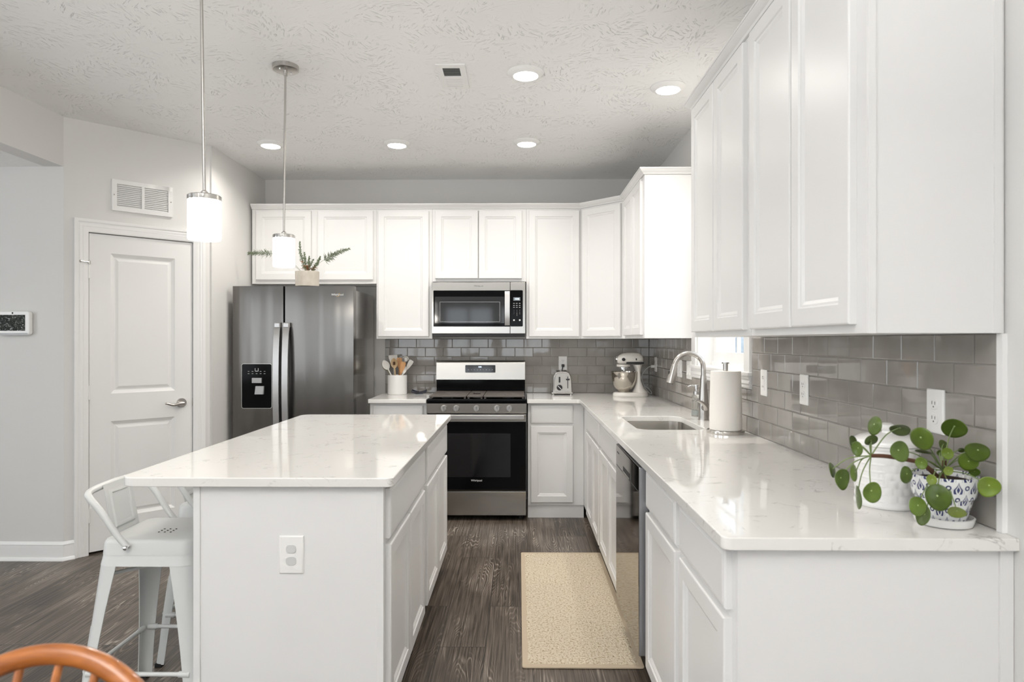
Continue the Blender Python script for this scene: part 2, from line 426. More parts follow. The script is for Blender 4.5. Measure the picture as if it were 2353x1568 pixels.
def slab_bm(mb, loops, z0, z1, bev=.003):
    """flat slab with holes: first loop outside, the rest cut out"""
    cu = bpy.data.curves.new('slab', 'CURVE'); cu.dimensions = '2D'; cu.fill_mode = 'BOTH'
    cu.extrude = (z1 - z0) / 2 - bev; cu.bevel_depth = bev; cu.bevel_resolution = 2; cu.offset = -bev
    for L in loops:
        sp = cu.splines.new('POLY'); sp.points.add(len(L) - 1); sp.use_cyclic_u = True
        for p, (x, y) in zip(sp.points, L): p.co = (x, y, 0, 1)
    o = bpy.data.objects.new('slab', cu); COL.objects.link(o); bpy.context.view_layer.update()
    me = o.evaluated_get(bpy.context.evaluated_depsgraph_get()).to_mesh(); t = bmesh.new(); t.from_mesh(me)
    bmesh.ops.translate(t, verts=t.verts, vec=(0, 0, (z0 + z1) / 2)); mb.add(t); t.free()
    bpy.data.objects.remove(o); bpy.data.curves.remove(cu)
def text_bm(mb, s, size, depth=.0006, align='CENTER', shear=0.):
    cu = bpy.data.curves.new('txt', 'FONT'); cu.body = s; cu.size = size; cu.extrude = depth; cu.align_x = align; cu.align_y = 'CENTER'; cu.shear = shear; cu.resolution_u = 3
    o = bpy.data.objects.new('txt', cu); COL.objects.link(o); bpy.context.view_layer.update()
    me = o.evaluated_get(bpy.context.evaluated_depsgraph_get()).to_mesh(); t = bmesh.new(); t.from_mesh(me); mb.add(t); t.free()
    bpy.data.objects.remove(o); bpy.data.curves.remove(cu)
def sweep(mb, path, prof, closed=False):
    """path: xy points with the outside on the right hand; prof: (out, z)"""
    P = [Vector(p) for p in path]; rings = []
    for i, p in enumerate(P):
        d0 = (p - P[i - 1]).normalized() if i > 0 else None; d1 = (P[i + 1] - p).normalized() if i < len(P) - 1 else None
        nr = lambda d: Vector((d.y, -d.x))
        if d0 is None: m = nr(d1)
        elif d1 is None: m = nr(d0)
        else:
            m = (nr(d0) + nr(d1)); m = m / m.length; m = m / m.dot(nr(d0))
        rings.append([(p.x + m.x * o, p.y + m.y * o, z) for o, z in prof])
    mb.loft(rings)
def box_obj(name, m, *a, parent=None, bev=0.):
    b = MB(); b.box(*a, bev=bev); return b.build(name, m, parent)

# ------------------------------------------------------------------ room shell
XR, YB, CH = 1.125, 5.70, 2.748
YREAR, XL = -4.70, -4.70
struct(box_obj('floor', 'floor_planks', XL - .15, XR + .15, YREAR - .15, YB + .15, -.10, 0))
struct(box_obj('ceiling', 'ceiling_texture', -2.94, XR + .15, YREAR - .15, YB + .15, CH, CH + .1))
struct(box_obj('ceiling', 'ceiling_texture', XL - .15, -2.9402, YREAR - .15, 4.20, 2.44, 2.54))
struct(box_obj('wall_back', 'wall_paint', -2.32, XR, YB, YB + .15, 0, CH))
def holed(mb, holes, u0, u1, v0, v1, c0, c1):
    us = sorted({u0, u1, *[h[0] for h in holes], *[h[1] for h in holes]}); vs = sorted({v0, v1, *[h[2] for h in holes], *[h[3] for h in holes]})
    for a, b in zip(us, us[1:]):
        for c, d in zip(vs, vs[1:]):
            if any(h[0] <= a and b <= h[1] and h[2] <= c and d <= h[3] for h in holes): continue
            mb.box(a, b, c, d, c0, c1)
WY0, WY1, WZ0, WZ1 = 3.285, 4.185, 1.205, 2.0
b = MB(frame((XR, 0, 0), (0, -1, 0), (-1, 0, 0))); holed(b, [(-WY1, -WY0, WZ0, WZ1)], -YB - .15, -YREAR + .15, 0, CH, -.15, 0); struct(b.build('wall_right', 'wall_paint'))
struct(box_obj('wall_left', 'wall_paint', -2.31, -2.187, 4.70, YB, 0, CH))
DU = math.sqrt(.5)
MANG = frame((-2.82, 4.08, 0), (DU, DU, 0), (DU, -DU, 0))      # along the angled pantry wall
b = MB(MANG); holed(b, [(.120, .780, -.01, 2.062)], 0, .896, 0, CH, -.12, 0); struct(b.build('wall_pantry', 'wall_paint'))
struct(box_obj('wall_hall', 'wall_paint', XL, -2.82, 4.08, 4.20, 0, 2.44))
struct(box_obj('wall_header', 'wall_paint', -2.94, -2.82, YREAR, 4.08, 2.44, CH))
b = MB(frame((XL, 0, 0), (0, 1, 0), (1, 0, 0))); holed(b, [(y - .6, y + .6, .7, 2.2) for y in SIDE_WIN], YREAR - .15, 4.2, 0, 2.44, -.15, 0); struct(b.build('wall_hall_side', 'wall_paint'))
b = MB(frame((0, YREAR, 0), (-1, 0, 0), (0, 1, 0))); holed(b, [(-x - w_ / 2, -x + w_ / 2, .975, 2.125) for x, w_ in REAR_WIN], -XR - .15, -XL + .15, 0, CH, -.15, 0); struct(b.build('wall_rear', 'wall_paint'))
for k, (x, w_) in enumerate(REAR_WIN):
    b = MB(frame((x, YREAR, 0), (-1, 0, 0), (0, 1, 0)))
    for a, c in ((-w_ / 2 - .08, -w_ / 2), (w_ / 2, w_ / 2 + .08)): b.box(a, c, .9, 2.21, 0, .018)
    for a, c in ((.9, .98), (2.125, 2.21)): b.box(-w_ / 2, w_ / 2, a, c, 0, .018)
    b.box(-w_ / 2, w_ / 2, 1.53, 1.57, -.06, -.03); b.box(-.03, .03, .98, 2.12, .0, .06)
    struct(b.build('window_%d' % (k + 2), 'trim_white'))
# baseboards
BP = [(0, 0), (.026, 0), (.026, .008), (.020, .018), (.014, .020), (.014, .075), (.009, .088), (.012, .098), (.004, .112), (0, .115)]
def base(name, path):
    b = MB(); sweep(b, path, BP); struct(b.build(name, 'trim_white'))
pu = lambda u: (-2.82 + DU * u, 4.08 + DU * u)
base('baseboard_hall', [(XL, 4.08), (-2.82, 4.08), pu(.056)])
base('baseboard_left', [pu(.842), pu(.896), (-2.187, 5.6)])
base('baseboard_right', [(XR, 1.48), (XR, YREAR)])
base('baseboard_rear', [(XR, YREAR), (XL, YREAR)])

# ------------------------------------------------------------------ pantry door
D = struct(thing('door_1', None, None, (-2.5, 4.4, 0), R(45)))
CAS = [(0, 0), (0, .018), (.016, .018), (.022, .013), (.030, .016), (.044, .011), (.052, .014), (.072, .009), (.078, .006), (.078, 0)]
def casing(mb, u0, u1, z1, z0=0., bottom=False):
    """picture-frame casing from the opening edge outwards: rings follow the three sides"""
    rings = []
    for o, d in CAS:
        o = .078 - o
        if bottom: rings.append([(u0 - o, z0 - o, d), (u0 - o, z1 + o, d), (u1 + o, z1 + o, d), (u1 + o, z0 - o, d)])
        else: rings.append([(u0 - o, 0, d), (u0 - o, z1 + o, d), (u1 + o, z1 + o, d), (u1 + o, 0, d)])
    mb.loft([[r[i] for r in rings] for i in range(4)])
b = MB(MANG); casing(b, .133, .764, 2.052); b.build('casing', 'trim_white', D)
b = MB(MANG)
for a, c in ((.1205, .1335), (.7635, .7795)): b.box(a, c, 0, 2.06, -.118, .001)
b.box(.12, .78, 2.049, 2.0615, -.118, .001); b.build('jamb', 'trim_white', D)
sl = MB(MANG)
U0, U1, Z0, Z1 = .138, .760, .014, 2.044
panels = [(.258, .648, 1.017, 1.925), (.258, .648, .212, .838)]
holed(sl, panels, U0, U1, Z0, Z1, -.042, -.007)
for u0, u1, z0, z1 in panels:
    sl.panel(u1 - u0, z1 - z0, [(0, -.042), (0, -.007), (.010, -.013), (.022, -.019), (.030, -.019), (.046, -.013), (.050, -.013)], u0, z0)
slab = sl.build('door_slab', 'door_white', D, smooth=0)
b = MB(MANG)
b.box(.118, .782, .0, 2.06, -.16, -.122); b.build('dark_interior', 'dark_gap', D)
for z in (1.80, 1.03, .25):
    h = MB(MANG); h.cyl((.1345, z - .045, .004), (.1345, z + .045, .004), .0055, n=10)
    h.box(.122, .148, z - .044, z + .044, -.0075, -.003); h.build('hinge', 'trim_white', D)
h = MB(MANG); h.cyl((.136, 1.858, .009), (.085, 1.858, .032), .0032, n=8); h.cyl((.085, 1.858, .032), (.080, 1.858, .034), .008, n=10); h.cyl((.136, 1.845, .008), (.136, 1.866, .008), .007, n=10); h.build('door_stop', 'nickel', D)
h = MB(MANG); hu, hz = .690, .930
h.cyl((hu, hz, -.007), (hu, hz, .004), .033, .030, n=28); h.cyl((hu, hz, .004), (hu, hz, .045), .012, n=16)
h.tube([(hu, hz, .045), (hu - .03, hz - .001, .047), (hu - .07, hz - .008, .047), (hu - .105, hz + .003, .045), (hu - .12, hz + .004, .043)], [.011, .010, .009, .008, .006], n=12)
h.build('door_handle', 'nickel', D)
h = MB(MANG); h.box(.7605, .764, .9, .96, -.02, -.006); h.build('latch_plate', 'nickel', D)

# return-air grille over the door
G = thing('return_air_grille', 'white wall grille with two columns of louvres above the pantry door', 'vent', (-2.5, 4.4, 2.2), R(45))
b = MB(MANG); gu0, gu1, gz0, gz1 = .262, .628, 2.205, 2.408; gm = (gu0 + gu1) / 2
cols = [(gu0 + .028, gm - .008, gz0 + .028, gz1 - .028), (gm + .008, gu1 - .028, gz0 + .028, gz1 - .028)]
holed(b, cols, gu0, gu1, gz0, gz1, .0, .012); b.build('grille_frame', 'trim_white', G)
b = MB(MANG)
for u0, u1, z0, z1 in cols:
    for k in range(12):
        z = z0 + (z1 - z0) * (k + .5) / 12
        v = b.verts([(u0, z - .006, .009), (u1, z - .006, .009), (u1, z + .005, .002), (u0, z + .005, .002)]); b.face(v)
        v = b.verts([(u0, z - .0075, .009), (u1, z - .0075, .009), (u1, z + .0035, .002), (u0, z + .0035, .002)]); b.face(v)
b.build('louvres', 'trim_white', G)
b = MB(MANG)
for u0, u1, z0, z1 in cols: b.box(u0, u1, z0, z1, .0002, .001)
b.build('dark_duct', 'dark_gap', G)
for u in (gu0 + .012, gu1 - .012):
    b = MB(MANG); b.cyl((u, 2.306, .012), (u, 2.306, .014), .004, n=10); b.build('screw', 'nickel', G)

# wall control panel in the hall
T = thing('security_panel', 'white wall-mounted touch panel with a lit camera picture beside the pantry door', 'control panel', (-3.09, 4.08, 1.39))
b = MB(frame((0, 4.08, 0), (1, 0, 0), (0, -1, 0))); slab_bm(b, [rrect(-3.203, -3.008, 1.393, 1.541, .018)], .004, .034, .005); b.box(-3.17, -3.03, 1.41, 1.52, 0, .01, bev=.004); b.build('housing', 'outlet_white', T)
b = MB(frame((0, 4.08, 0), (1, 0, 0), (0, -1, 0))); b.box(-3.190, -3.034, 1.421, 1.519, .0335, .0348); b.build('screen', 'panel_screen', T)
b = MB(frame((0, 4.08, 0), (1, 0, 0), (0, -1, 0))); b.box(-3.20, -3.017, 1.396, 1.408, .030, .0348, bev=.003); b.build('speaker_strip', 'grey_plastic', T)
b = MB(frame((0, 4.08, 0), (1, 0, 0), (0, -1, 0))); b.cyl((-3.112, 1.530, .03), (-3.112, 1.530, .0352), .005, n=14); b.build('camera_eye', 'black_gloss', T)

# ------------------------------------------------------------------ cabinets
DT = .020
PROF = [(0, 0), (0, DT - .004), (.002, DT - .001), (.005, DT), (.050, DT), (.054, DT - .005), (.060, DT - .0055), (.070, DT - .011), (.074, DT - .011)]
DPROF = [(0, 0), (0, DT - .006), (.004, DT - .002), (.010, DT - .001), (.012, DT)]
def front(name, P, u, n, w_, h_, prof, parent):
    b = MB(frame(P, u, n)); b.panel(w_, h_, prof); return b.build(name, 'cabinet_white', parent, smooth=0)
ZU0, ZU1 = 1.376, 2.440
YF = 5.365
def upper_back(label, x0, x1, z0, doors, zd0):
    t = thing('wall_cabinet', label, 'cabinet', ((x0 + x1) / 2, (YF + YB) / 2, z0), group='white wall cabinets')
    box_obj('carcass', 'cabinet_white', x0 + .0006, x1 - .0006, YF, YB - .002, z0, ZU1, parent=t, bev=.001)
    for a, c in doors: front('cabinet_door', (a, YF, zd0), (1, 0, 0), (0, -1, 0), c - a, 2.412 - zd0, PROF, t)
    return t
upper_back('white two-door wall cabinet over the refrigerator', -2.166, -1.153, 1.823, [(-2.130, -1.680), (-1.626, -1.178)], 1.853)
upper_back('tall white single-door wall cabinet between refrigerator and microwave', -1.153, -.700, ZU0, [(-1.138, -.726)], 1.394)
upper_back('short white two-door wall cabinet right above the microwave', -.700, .060, 1.838, [(-.675, -.329), (-.322, .026)], 1.862)
upper_back('tall white single-door wall cabinet right of the microwave', .060, .502, ZU0, [(.082, .488)], 1.394)
# corner cabinet with a diagonal door
XF = .807
t = thing('wall_cabinet', 'white wall cabinet with a diagonal door in the back corner', 'cabinet', (.9, 5.4, ZU0), group='white wall cabinets')
b = MB(); b.prism([(.5026, YF), (XF, 5.0606), (1.123, 5.0606), (1.123, 5.698), (.5026, 5.698)], ZU0, ZU1); b.build('carcass', 'cabinet_white', t, smooth=0)
dl = math.hypot(XF - .502, YF - 5.060); m_ = .028
front('cabinet_door', (.502 + m_ * DU, YF - m_ * DU, 1.394), (DU, -DU, 0), (-DU, -DU, 0), dl - 2 * m_, 2.412 - 1.394, PROF, t)
def upper_right(label, y0, y1, doors):
    t = thing('wall_cabinet', label, 'cabinet', (.96, (y0 + y1) / 2, ZU0), group='white wall cabinets')
    box_obj('carcass', 'cabinet_white', XF, 1.123, y0 + .0006, y1 - .0006, ZU0, ZU1, parent=t, bev=.001)
    for a, c in doors: front('cabinet_door', (XF, c, 1.398), (0, -1, 0), (-1, 0, 0), c - a, 2.412 - 1.398, PROF, t)
    return t
upper_right('white two-door wall cabinet left of the sink window, its end panel facing the room', 4.262, 5.0600, [(4.318, 4.652), (4.668, 5.008)])
t = upper_right('white two-door wall cabinet just right of the sink window', 2.311, 3.075, [(2.347, 2.694), (2.702, 3.040)])
t = upper_right('nearest tall white two-door wall cabinet, above the potted plant', 1.545, 2.310, [(1.592, 1.928), (1.938, 2.277)])
for x in (XF + .001, 1.098):
    b = MB(); b.box(x, x + .018, 1.541, 1.546, ZU0, ZU1); b.build('scribe_strip', 'cabinet_white', t)
# crown mouldings
CR = [(0, 2.428), (.008, 2.428), (.012, 2.436), (.020, 2.442), (.030, 2.452), (.033, 2.458), (.036, 2.458), (.036, 2.466), (0, 2.466)]
b = MB(); sweep(b, [(-2.166, YF - .001), (.502, YF - .001), (XF - .001, 5.060), (XF - .001, 4.261), (1.123, 4.261)], CR)
tag(b.build('crown_moulding', 'cabinet_white', smooth=25), 'white crown moulding running along the tops of the back wall cabinets', 'moulding')
b = MB(); sweep(b, [(1.123, 3.076), (XF - .001, 3.076), (XF - .001, 1.544), (1.123, 1.544)], CR)
tag(b.build('crown_moulding', 'cabinet_white', smooth=25), 'white crown moulding along the tops of the right-hand wall cabinets', 'moulding')

# base cabinets
ZB0, ZB1 = .098, .884
YBF = 5.088
def toe(t, *a): box_obj('toe_kick', 'cabinet_white', *a, parent=t)
t = thing('base_cabinet', 'narrow white base cabinet between refrigerator and range', 'cabinet', (-.92, 5.4, 0), group='white base cabinets')
box_obj('carcass', 'cabinet_white', -1.143, -.706, YBF, YB - .002, ZB0, ZB1, parent=t, bev=.001)
front('drawer_front', (-1.118, YBF, .728), (1, 0, 0), (0, -1, 0), .385, .134, DPROF, t)
front('cabinet_door', (-1.118, YBF, .122), (1, 0, 0), (0, -1, 0), .385, .584, PROF, t)
toe(t, -1.143, -.706, YBF + .07, YB - .01, 0, ZB0)
t = thing('base_cabinet', 'white one-door base cabinet right of the range', 'cabinet', (.28, 5.4, 0), group='white base cabinets')
box_obj('carcass', 'cabinet_white', .070, .499, YBF, YB - .002, ZB0, ZB1, parent=t, bev=.001)
front('drawer_front', (.092, YBF, .728), (1, 0, 0), (0, -1, 0), .323, .138, DPROF, t)
front('cabinet_door', (.092, YBF, .122), (1, 0, 0), (0, -1, 0), .323, .586, PROF, t)
toe(t, .070, .499, YBF + .012, YB - .01, 0, ZB0)
XBF = .500
def base_right(label, y0, y1, drawers, doors, carc=ZB1):
    t = thing('base_cabinet', label, 'cabinet', (.81, (y0 + y1) / 2, 0), group='white base cabinets')
    box_obj('carcass', 'cabinet_white', XBF, 1.123, y0 + .0006, y1 - .0006, ZB0, carc, parent=t, bev=.001)
    if carc < ZB1: box_obj('front_rail', 'cabinet_white', XBF, XBF + .03, y0 + .0006, y1 - .0006, carc, ZB1, parent=t)
    for a, c in drawers: front('drawer_front', (XBF, c, .728), (0, -1, 0), (-1, 0, 0), c - a, .138, DPROF, t)
    for a, c in doors: front('cabinet_door', (XBF, c, .120), (0, -1, 0), (-1, 0, 0), c - a, .588, PROF, t)
    toe(t, XBF + .07, 1.11, y0 + .001, y1 - .001, 0, ZB0)
    return t
base_right('white base cabinet in the corner left of the sink cabinet', 4.000, 5.087, [(3.995 + .02, 4.75)], [(4.015, 4.372), (4.382, 4.74)])
base_right('white base cabinet under the sink, left of the dishwasher', 3.165, 4.000, [(3.225, 3.965)], [(3.225, 3.590), (3.600, 3.965)], carc=.64)
t = base_right('nearest white base cabinet with two drawers and two doors, right of dishwasher', 1.533, 2.548, [(1.560, 1.998), (2.052, 2.522)], [(1.560, 1.998), (2.052, 2.522)])
box_obj('end_panel', 'cabinet_white', XBF + .001, 1.123, 1.524, 1.5334, 0, ZB1, parent=t, bev=.0008)
box_obj('scribe_strip', 'cabinet_white', 1.094, 1.124, 1.517, 1.5242, 0, ZB1, parent=t, bev=.001)

# island
XI = -.445
def island(label, y0, y1, dr, doors):
    t = thing('island_cabinet', label, 'cabinet', (-.75, (y0 + y1) / 2, 0), group='white island cabinets')
    box_obj('carcass', 'cabinet_white', -1.062, XI, y0 + .0006, y1 - .0006, ZB0, ZB1, parent=t, bev=.001)
    for a, c in dr: front('drawer_front', (XI, a, .700), (0, 1, 0), (1, 0, 0), c - a, .166, DPROF, t)
    for a, c in doors: front('cabinet_door', (XI, a, .118), (0, 1, 0), (1, 0, 0), c - a, .562, PROF, t)
    toe(t, -1.062, XI - .07, y0 + .001, y1 - .001, 0, ZB0)
    return t
t = island('near white island cabinet with the blank end panel and outlet', 2.180, 3.060, [(2.207, 3.012)], [(2.207, 2.605), (2.615, 3.012)])
box_obj('end_panel', 'cabinet_white', -1.066, XI + .002, 2.170, 2.1805, 0, ZB1, parent=t, bev=.0008)
box_obj('corner_strip', 'cabinet_white', -1.068, -1.046, 2.165, 2.1705, 0, ZB1, parent=t, bev=.001)
box_obj('corner_strip', 'cabinet_white', XI - .020, XI + .002, 2.167, 2.1705, 0, ZB1, parent=t, bev=.001)
island('far white island cabinet nearest the range', 3.060, 3.975, [(3.100, 3.940)], [(3.100, 3.515), (3.525, 3.940)])
b = MB(); slab_bm(b, [rrect(-1.306, -.407, 2.138, 4.000, [.06, .02, .02, .06], 8)], .8845, .914, .003)
tag(b.build('island_countertop', 'quartz'), 'white speckled quartz slab on top of the kitchen island', 'countertop')
# perimeter worktops
b = MB(); slab_bm(b, [rrect(-1.147, -.7025, 5.030, 5.698, .004, 2)], .8845, .914, .003)
tag(b.build('countertop', 'quartz'), 'short white quartz worktop between refrigerator and range, under the crock', 'countertop')
SINK = rrect(.600, .945, 3.325, 3.925, .07, 8)
CO = [(.0645, 5.030), (.435, 5.030)] + [(.435 + .026 * math.sin(a), 5.004 + .026 * math.cos(a)) for a in [R(15 * i) for i in range(7)]]
CO += [(.461 + .022 - .022 * math.cos(a), 1.500 + .022 - .022 * math.sin(a)) for a in [R(15 * i) for i in range(7)]]
CO += [(1.124, 1.500), (1.124, 5.698), (.0645, 5.698)]
b = MB(); slab_bm(b, [CO, SINK], .8845, .914, .003)
tag(b.build('countertop', 'quartz'), 'long L-shaped white quartz worktop with the sink cut into it', 'countertop')
# sink bowl
t = thing('kitchen_sink', 'stainless steel undermount sink in the right-hand worktop', 'sink', (.772, 3.625, .69))
b = MB()
ring = lambda inset, z, r: [(x, y, z) for x, y in rrect(.594 + inset, .951 - inset, 3.319 + inset, 3.931 - inset, r, 8)]
b.loft([ring(0, .884, .07), ring(.004, .80, .066), ring(.008, .72, .06), ring(.02, .70, .05), ring(.05, .695, .03), ring(.10, .694, .02)], cap0=False)
b.loft([ring(-.012, .882, .08), ring(0, .884, .07)], cap0=False, cap1=False)
b.build('bowl', 'sink_steel', t)
b = MB(); b.cyl((.772, 3.625, .694), (.772, 3.625, .697), .045, n=24); b.build('drain', 'chrome', t)

# ------------------------------------------------------------------ tiled backsplashes (every tile a bevelled block with its own slight tilt)
TP, TR, G_ = .1541, .0773, .0026
def splash(M, u0, u1, v0, v1, holes, start, label, rows=6, first=0):
    gb = MB(M); holed(gb, holes, u0, u1, v0, v1, .0012, .0055)
    g = gb.build('tile_backsplash', 'grout'); tag(g, label, 'backsplash')
    tb = MB(M); r = 0; v = v0
    while v < v1 - .004:
        off = start + (TP / 2 if (r + first) % 2 else 0); u = u0 - TP + ((off - u0) % TP)
        while u < u1:
            a, c = max(u + G_ / 2, u0 + .001), min(u + TP - G_ / 2, u1 - .001); z0, z1 = v + G_ / 2, min(v + TR - G_ / 2, v1 - .001); u += TP
            if c - a < .008 or z1 - z0 < .006: continue
            parts = [(a, c, z0, z1)]
            for h in holes:
                nxt = []
                for (p, q, s_, e_) in parts:
                    if q <= h[0] or p >= h[1] or e_ <= h[2] or s_ >= h[3]: nxt.append((p, q, s_, e_)); continue
                    if p < h[0]: nxt.append((p, h[0], s_, e_))
                    if q > h[1]: nxt.append((h[1], q, s_, e_))
                    if s_ < h[2]: nxt.append((max(p, h[0]), min(q, h[1]), s_, h[2]))
                    if e_ > h[3]: nxt.append((max(p, h[0]), min(q, h[1]), h[3], e_))
                parts = nxt
            for (p, q, s_, e_) in parts:
                if q - p < .006 or e_ - s_ < .006: continue
                ta, tb_ = rng.uniform(-.004, .004), rng.uniform(-.005, .005); uc, vc = (p + q) / 2, (s_ + e_) / 2; bv = .0028
                zz = lambda x, y, d: d + ta * (x - uc) + tb_ * (y - vc)
                rg = []
                for i, d in ((0, .005), (0, .0075), (.0012, .0090), (bv, .0096)):
                    rg.append([(x, y, zz(x, y, d)) for x, y in ((p + i, s_ + i), (q - i, s_ + i), (q - i, e_ - i), (p + i, e_ - i))])
                tb.loft(rg, cap0=False)
        v += TR; r += 1
    tb.build('tiles', 'tile', g, smooth=0)
    return g
splash(frame((0, YB, 0), (1, 0, 0), (0, -1, 0)), -1.148, 1.115, .9145, 1.3755, [], -1.0335, 'grey glossy subway tile backsplash on the back wall behind the range', first=1)
splash(frame((XR, 0, 0), (0, -1, 0), (-1, 0, 0)), -5.6895, -1.558, .9145, 1.3755, [(-4.282, -3.188, 1.1225, 1.3755)], -1.637 - 10 * TP, 'grey glossy subway tile backsplash on the right wall behind the sink', first=1)
box_obj('trim_1', 'trim_white', XR - .012, XR, 1.538, 1.557, .9146, 1.3755); struct(bpy.data.objects['trim_1'])

# ------------------------------------------------------------------ sink window
Wn = struct(thing('window_1', None, None, (XR, 3.735, WZ0)))
MW = frame((XR, 0, 0), (0, -1, 0), (-1, 0, 0))
b = MB(MW)
for a, c in ((-4.278, -WY1), (-WY0, -3.205)):
    b.box(a, c, WZ0 + .0, 2.078, 0, .016, bev=.003)
b.box(-4.278, -3.205, WZ1, 2.09, 0, .018, bev=.003); b.build('casing', 'trim_white', Wn)
b = MB(MW)
for a, c in ((-WY1, -WY1 + .012), (-WY0 - .012, -WY0)): b.box(a, c, WZ0, WZ1, -.149, .001)
b.box(-WY1, -WY0, WZ1 - .012, WZ1, -.149, .001); b.build('jamb', 'trim_white', Wn)
b = MB(MW); b.box(-4.282, -3.190, WZ0 - .018, WZ0 + .002, 0, .028, bev=.004); b.box(-WY1, -WY0, WZ0 - .018, WZ0 + .002, -.149, .01); b.build('window_sill', 'trim_white', Wn)
b = MB(); sweep(b, [(XR, 4.272), (XR, 3.198)], [(0, 1.125), (.010, 1.125), (.018, 1.133), (.014, 1.142), (.022, 1.152), (.016, 1.166), (.022, 1.176), (.022, 1.187), (0, 1.187)]); b.build('apron', 'trim_white', Wn, smooth=20)
def sash(z0, z1, c0, c1, ngx, ngz):
    b = MB(MW); fw = .055; u0, u1 = -WY1 + .0125, -WY0 - .0125
    holed(b, [(u0 + fw, u1 - fw, z0 + .058, z1 - .04)], u0, u1, z0, z1, c0, c1)
    s_ = b.build('sash', 'trim_white', Wn)
    g = MB(MW); g.box(u0 + fw, u1 - fw, z0 + .058, z1 - .04, (c0 + c1) / 2 - .002, (c0 + c1) / 2 + .002); g.build('pane', 'window_glass', s_)
    m = MB(MW)
    for i in range(1, ngx):
        u = u0 + fw + (u1 - u0 - 2 * fw) * i / ngx; m.box(u - .008, u + .008, z0 + .05, z1 - .03, c0 + .006, c1 - .006)
    for i in range(1, ngz):
        z = z0 + .058 + (z1 - z0 - .098) * i / ngz; m.box(u0 + fw - .01, u1 - fw + .01, z - .008, z + .008, c0 + .006, c1 - .006)
    m.build('muntins', 'trim_white', s_)
sash(WZ0 + .028, 1.62, -.125, -.095, 2, 3)
sash(1.60, WZ1 - .0125, -.149, -.127, 2, 3)
b = MB(MW); b.box(-WY1 + .0125, -WY0 - .0125, WZ0 + .002, WZ0 + .0285, -.148, -.085); b.build('sash_stop', 'trim_white', Wn)
# the house next door, seen through the pane
b = MB()
for k in range(28): b.box(1.9, 3.17, 10.0 + .004 * (k % 2), 13, k * .18 - .3, k * .18 - .1199)
b.box(3.17, 3.24, 9.96, 13, -.3, 4.8)
nh = thing('neighbouring_house', 'pale house with a grey wall outside the sink window', 'house', (4.5, 11.5, -.3))
b.build('white_siding', 'siding_white', nh)
box_obj('stone_wall', 'grey_stone', 3.24, 8.0, 10.0, 13, -.3, 4.8, parent=nh)
b = MB(); b.prism([(1.5, 9.6), (8.5, 9.6), (8.5, 13.4), (1.5, 13.4)], 4.8, 4.95); b.build('roof', 'grey_stone', nh)
struct(tag(box_obj('ground_outside', 'siding_white', 1.35, 30, -10, 30, -.5, -.35)))

# ------------------------------------------------------------------ outlets and switches
def plate_frame(wall, c):
    if wall == 'R': return frame((XR - .0096, c[0], c[1]), (0, -1, 0), (-1, 0, 0))
    if wall == 'B': return frame((c[0], YB - .0096, c[1]), (1, 0, 0), (0, -1, 0))
    if wall == 'I': return frame((c[0], 2.170, c[1]), (1, 0, 0), (0, -1, 0))
def outlet(label, wall, c, kind='outlet', gang=1, size=(.072, .118), cat='outlet'):
    M = plate_frame(wall, c); nm = 'wall_outlet' if kind != 'switch' else 'light_switch'
    t = thing(nm, label, cat, M.translation, group='white wall plates')
    wd = size[0] if gang == 1 else .116; h = size[1]
    b = MB(M); b.panel(wd, h, [(0, 0), (0, .003), (.003, .006), (.005, .0065)], -wd / 2, -h / 2); b.build('cover_plate', 'outlet_white', t)
    for k in range(gang):
        u = 0 if gang == 1 else (-.023 + .046 * k)
        if kind == 'switch':
            b = MB(M); v = b.loft([[(u - .016, -.033, .006), (u + .016, -.033, .006), (u + .016, .033, .006), (u - .016, .033, .006)], [(u - .015, -.032, .012), (u + .015, -.032, .012), (u + .015, .032, .0075), (u - .015, .032, .0075)]]); b.build('rocker', 'outlet_white', t)
        elif kind == 'gfci' :
            b = MB(M); b.box(u - .017, u + .017, -.034, .034, .006, .0082, bev=.001); r_ = b.build('receptacle', 'outlet_white', t)
            for sz in (-.021, .017):
                b = MB(M); b.box(u - .0075, u - .0055, sz, sz + .009, .0078, .0086); b.box(u + .0055, u + .0075, sz, sz + .008, .0078, .0086); b.build('slots', 'black_matte', r_)
            b = MB(M); b.box(u - .008, u + .008, .028, .030, .0078, .0086); b.build('reset_button', 'black_matte', r_)
        else:
            for sz in (-.0195, .0195):
                b = MB(M); slab_bm(b, [rrect(u - .0165, u + .0165, sz - .014, sz + .014, .011, 6)], .005, .0085, .001); r_ = b.build('receptacle', 'outlet_shade' if kind == 'capped' else 'outlet_white', t)
                if kind == 'capped': r_['label'] = 'grey safety cap'
                else:
                    b = MB(M); b.box(u - .0072, u - .0054, sz - .001, sz + .008, .0083, .0089); b.box(u + .0054, u + .0072, sz - .001, sz + .007, .0083, .0089); b.cyl((u, sz - .007, .0083), (u, sz - .007, .0089), .0022, n=8); b.build('slots', 'black_matte', r_)
    return t
outlet('white outlet plate on the back wall above the toaster', 'B', (.378, 1.168))
outlet('white outlet plate with a white cord plugged in, right of the stand mixer', 'R', (5.41, 1.168))
outlet('white double switch plate on the tile left of the faucet spout', 'R', (4.60, 1.168), 'switch', 2, cat='switch')
outlet('white double switch plate beside the left end of the window sill', 'R', (4.345, 1.168), 'switch', 2, cat='switch')
outlet('white outlet plate on the tile right of the paper towel roll', 'R', (3.022, 1.168), 'gfci')
outlet('middle white outlet plate on the right wall tiles', 'R', (2.598, 1.168))
outlet('nearest white outlet plate, behind the green potted plant', 'R', (1.782, 1.170))
outlet('white outlet plate with two grey caps on the island end panel', 'I', (-.745, .657), 'capped', size=(.080, .124))

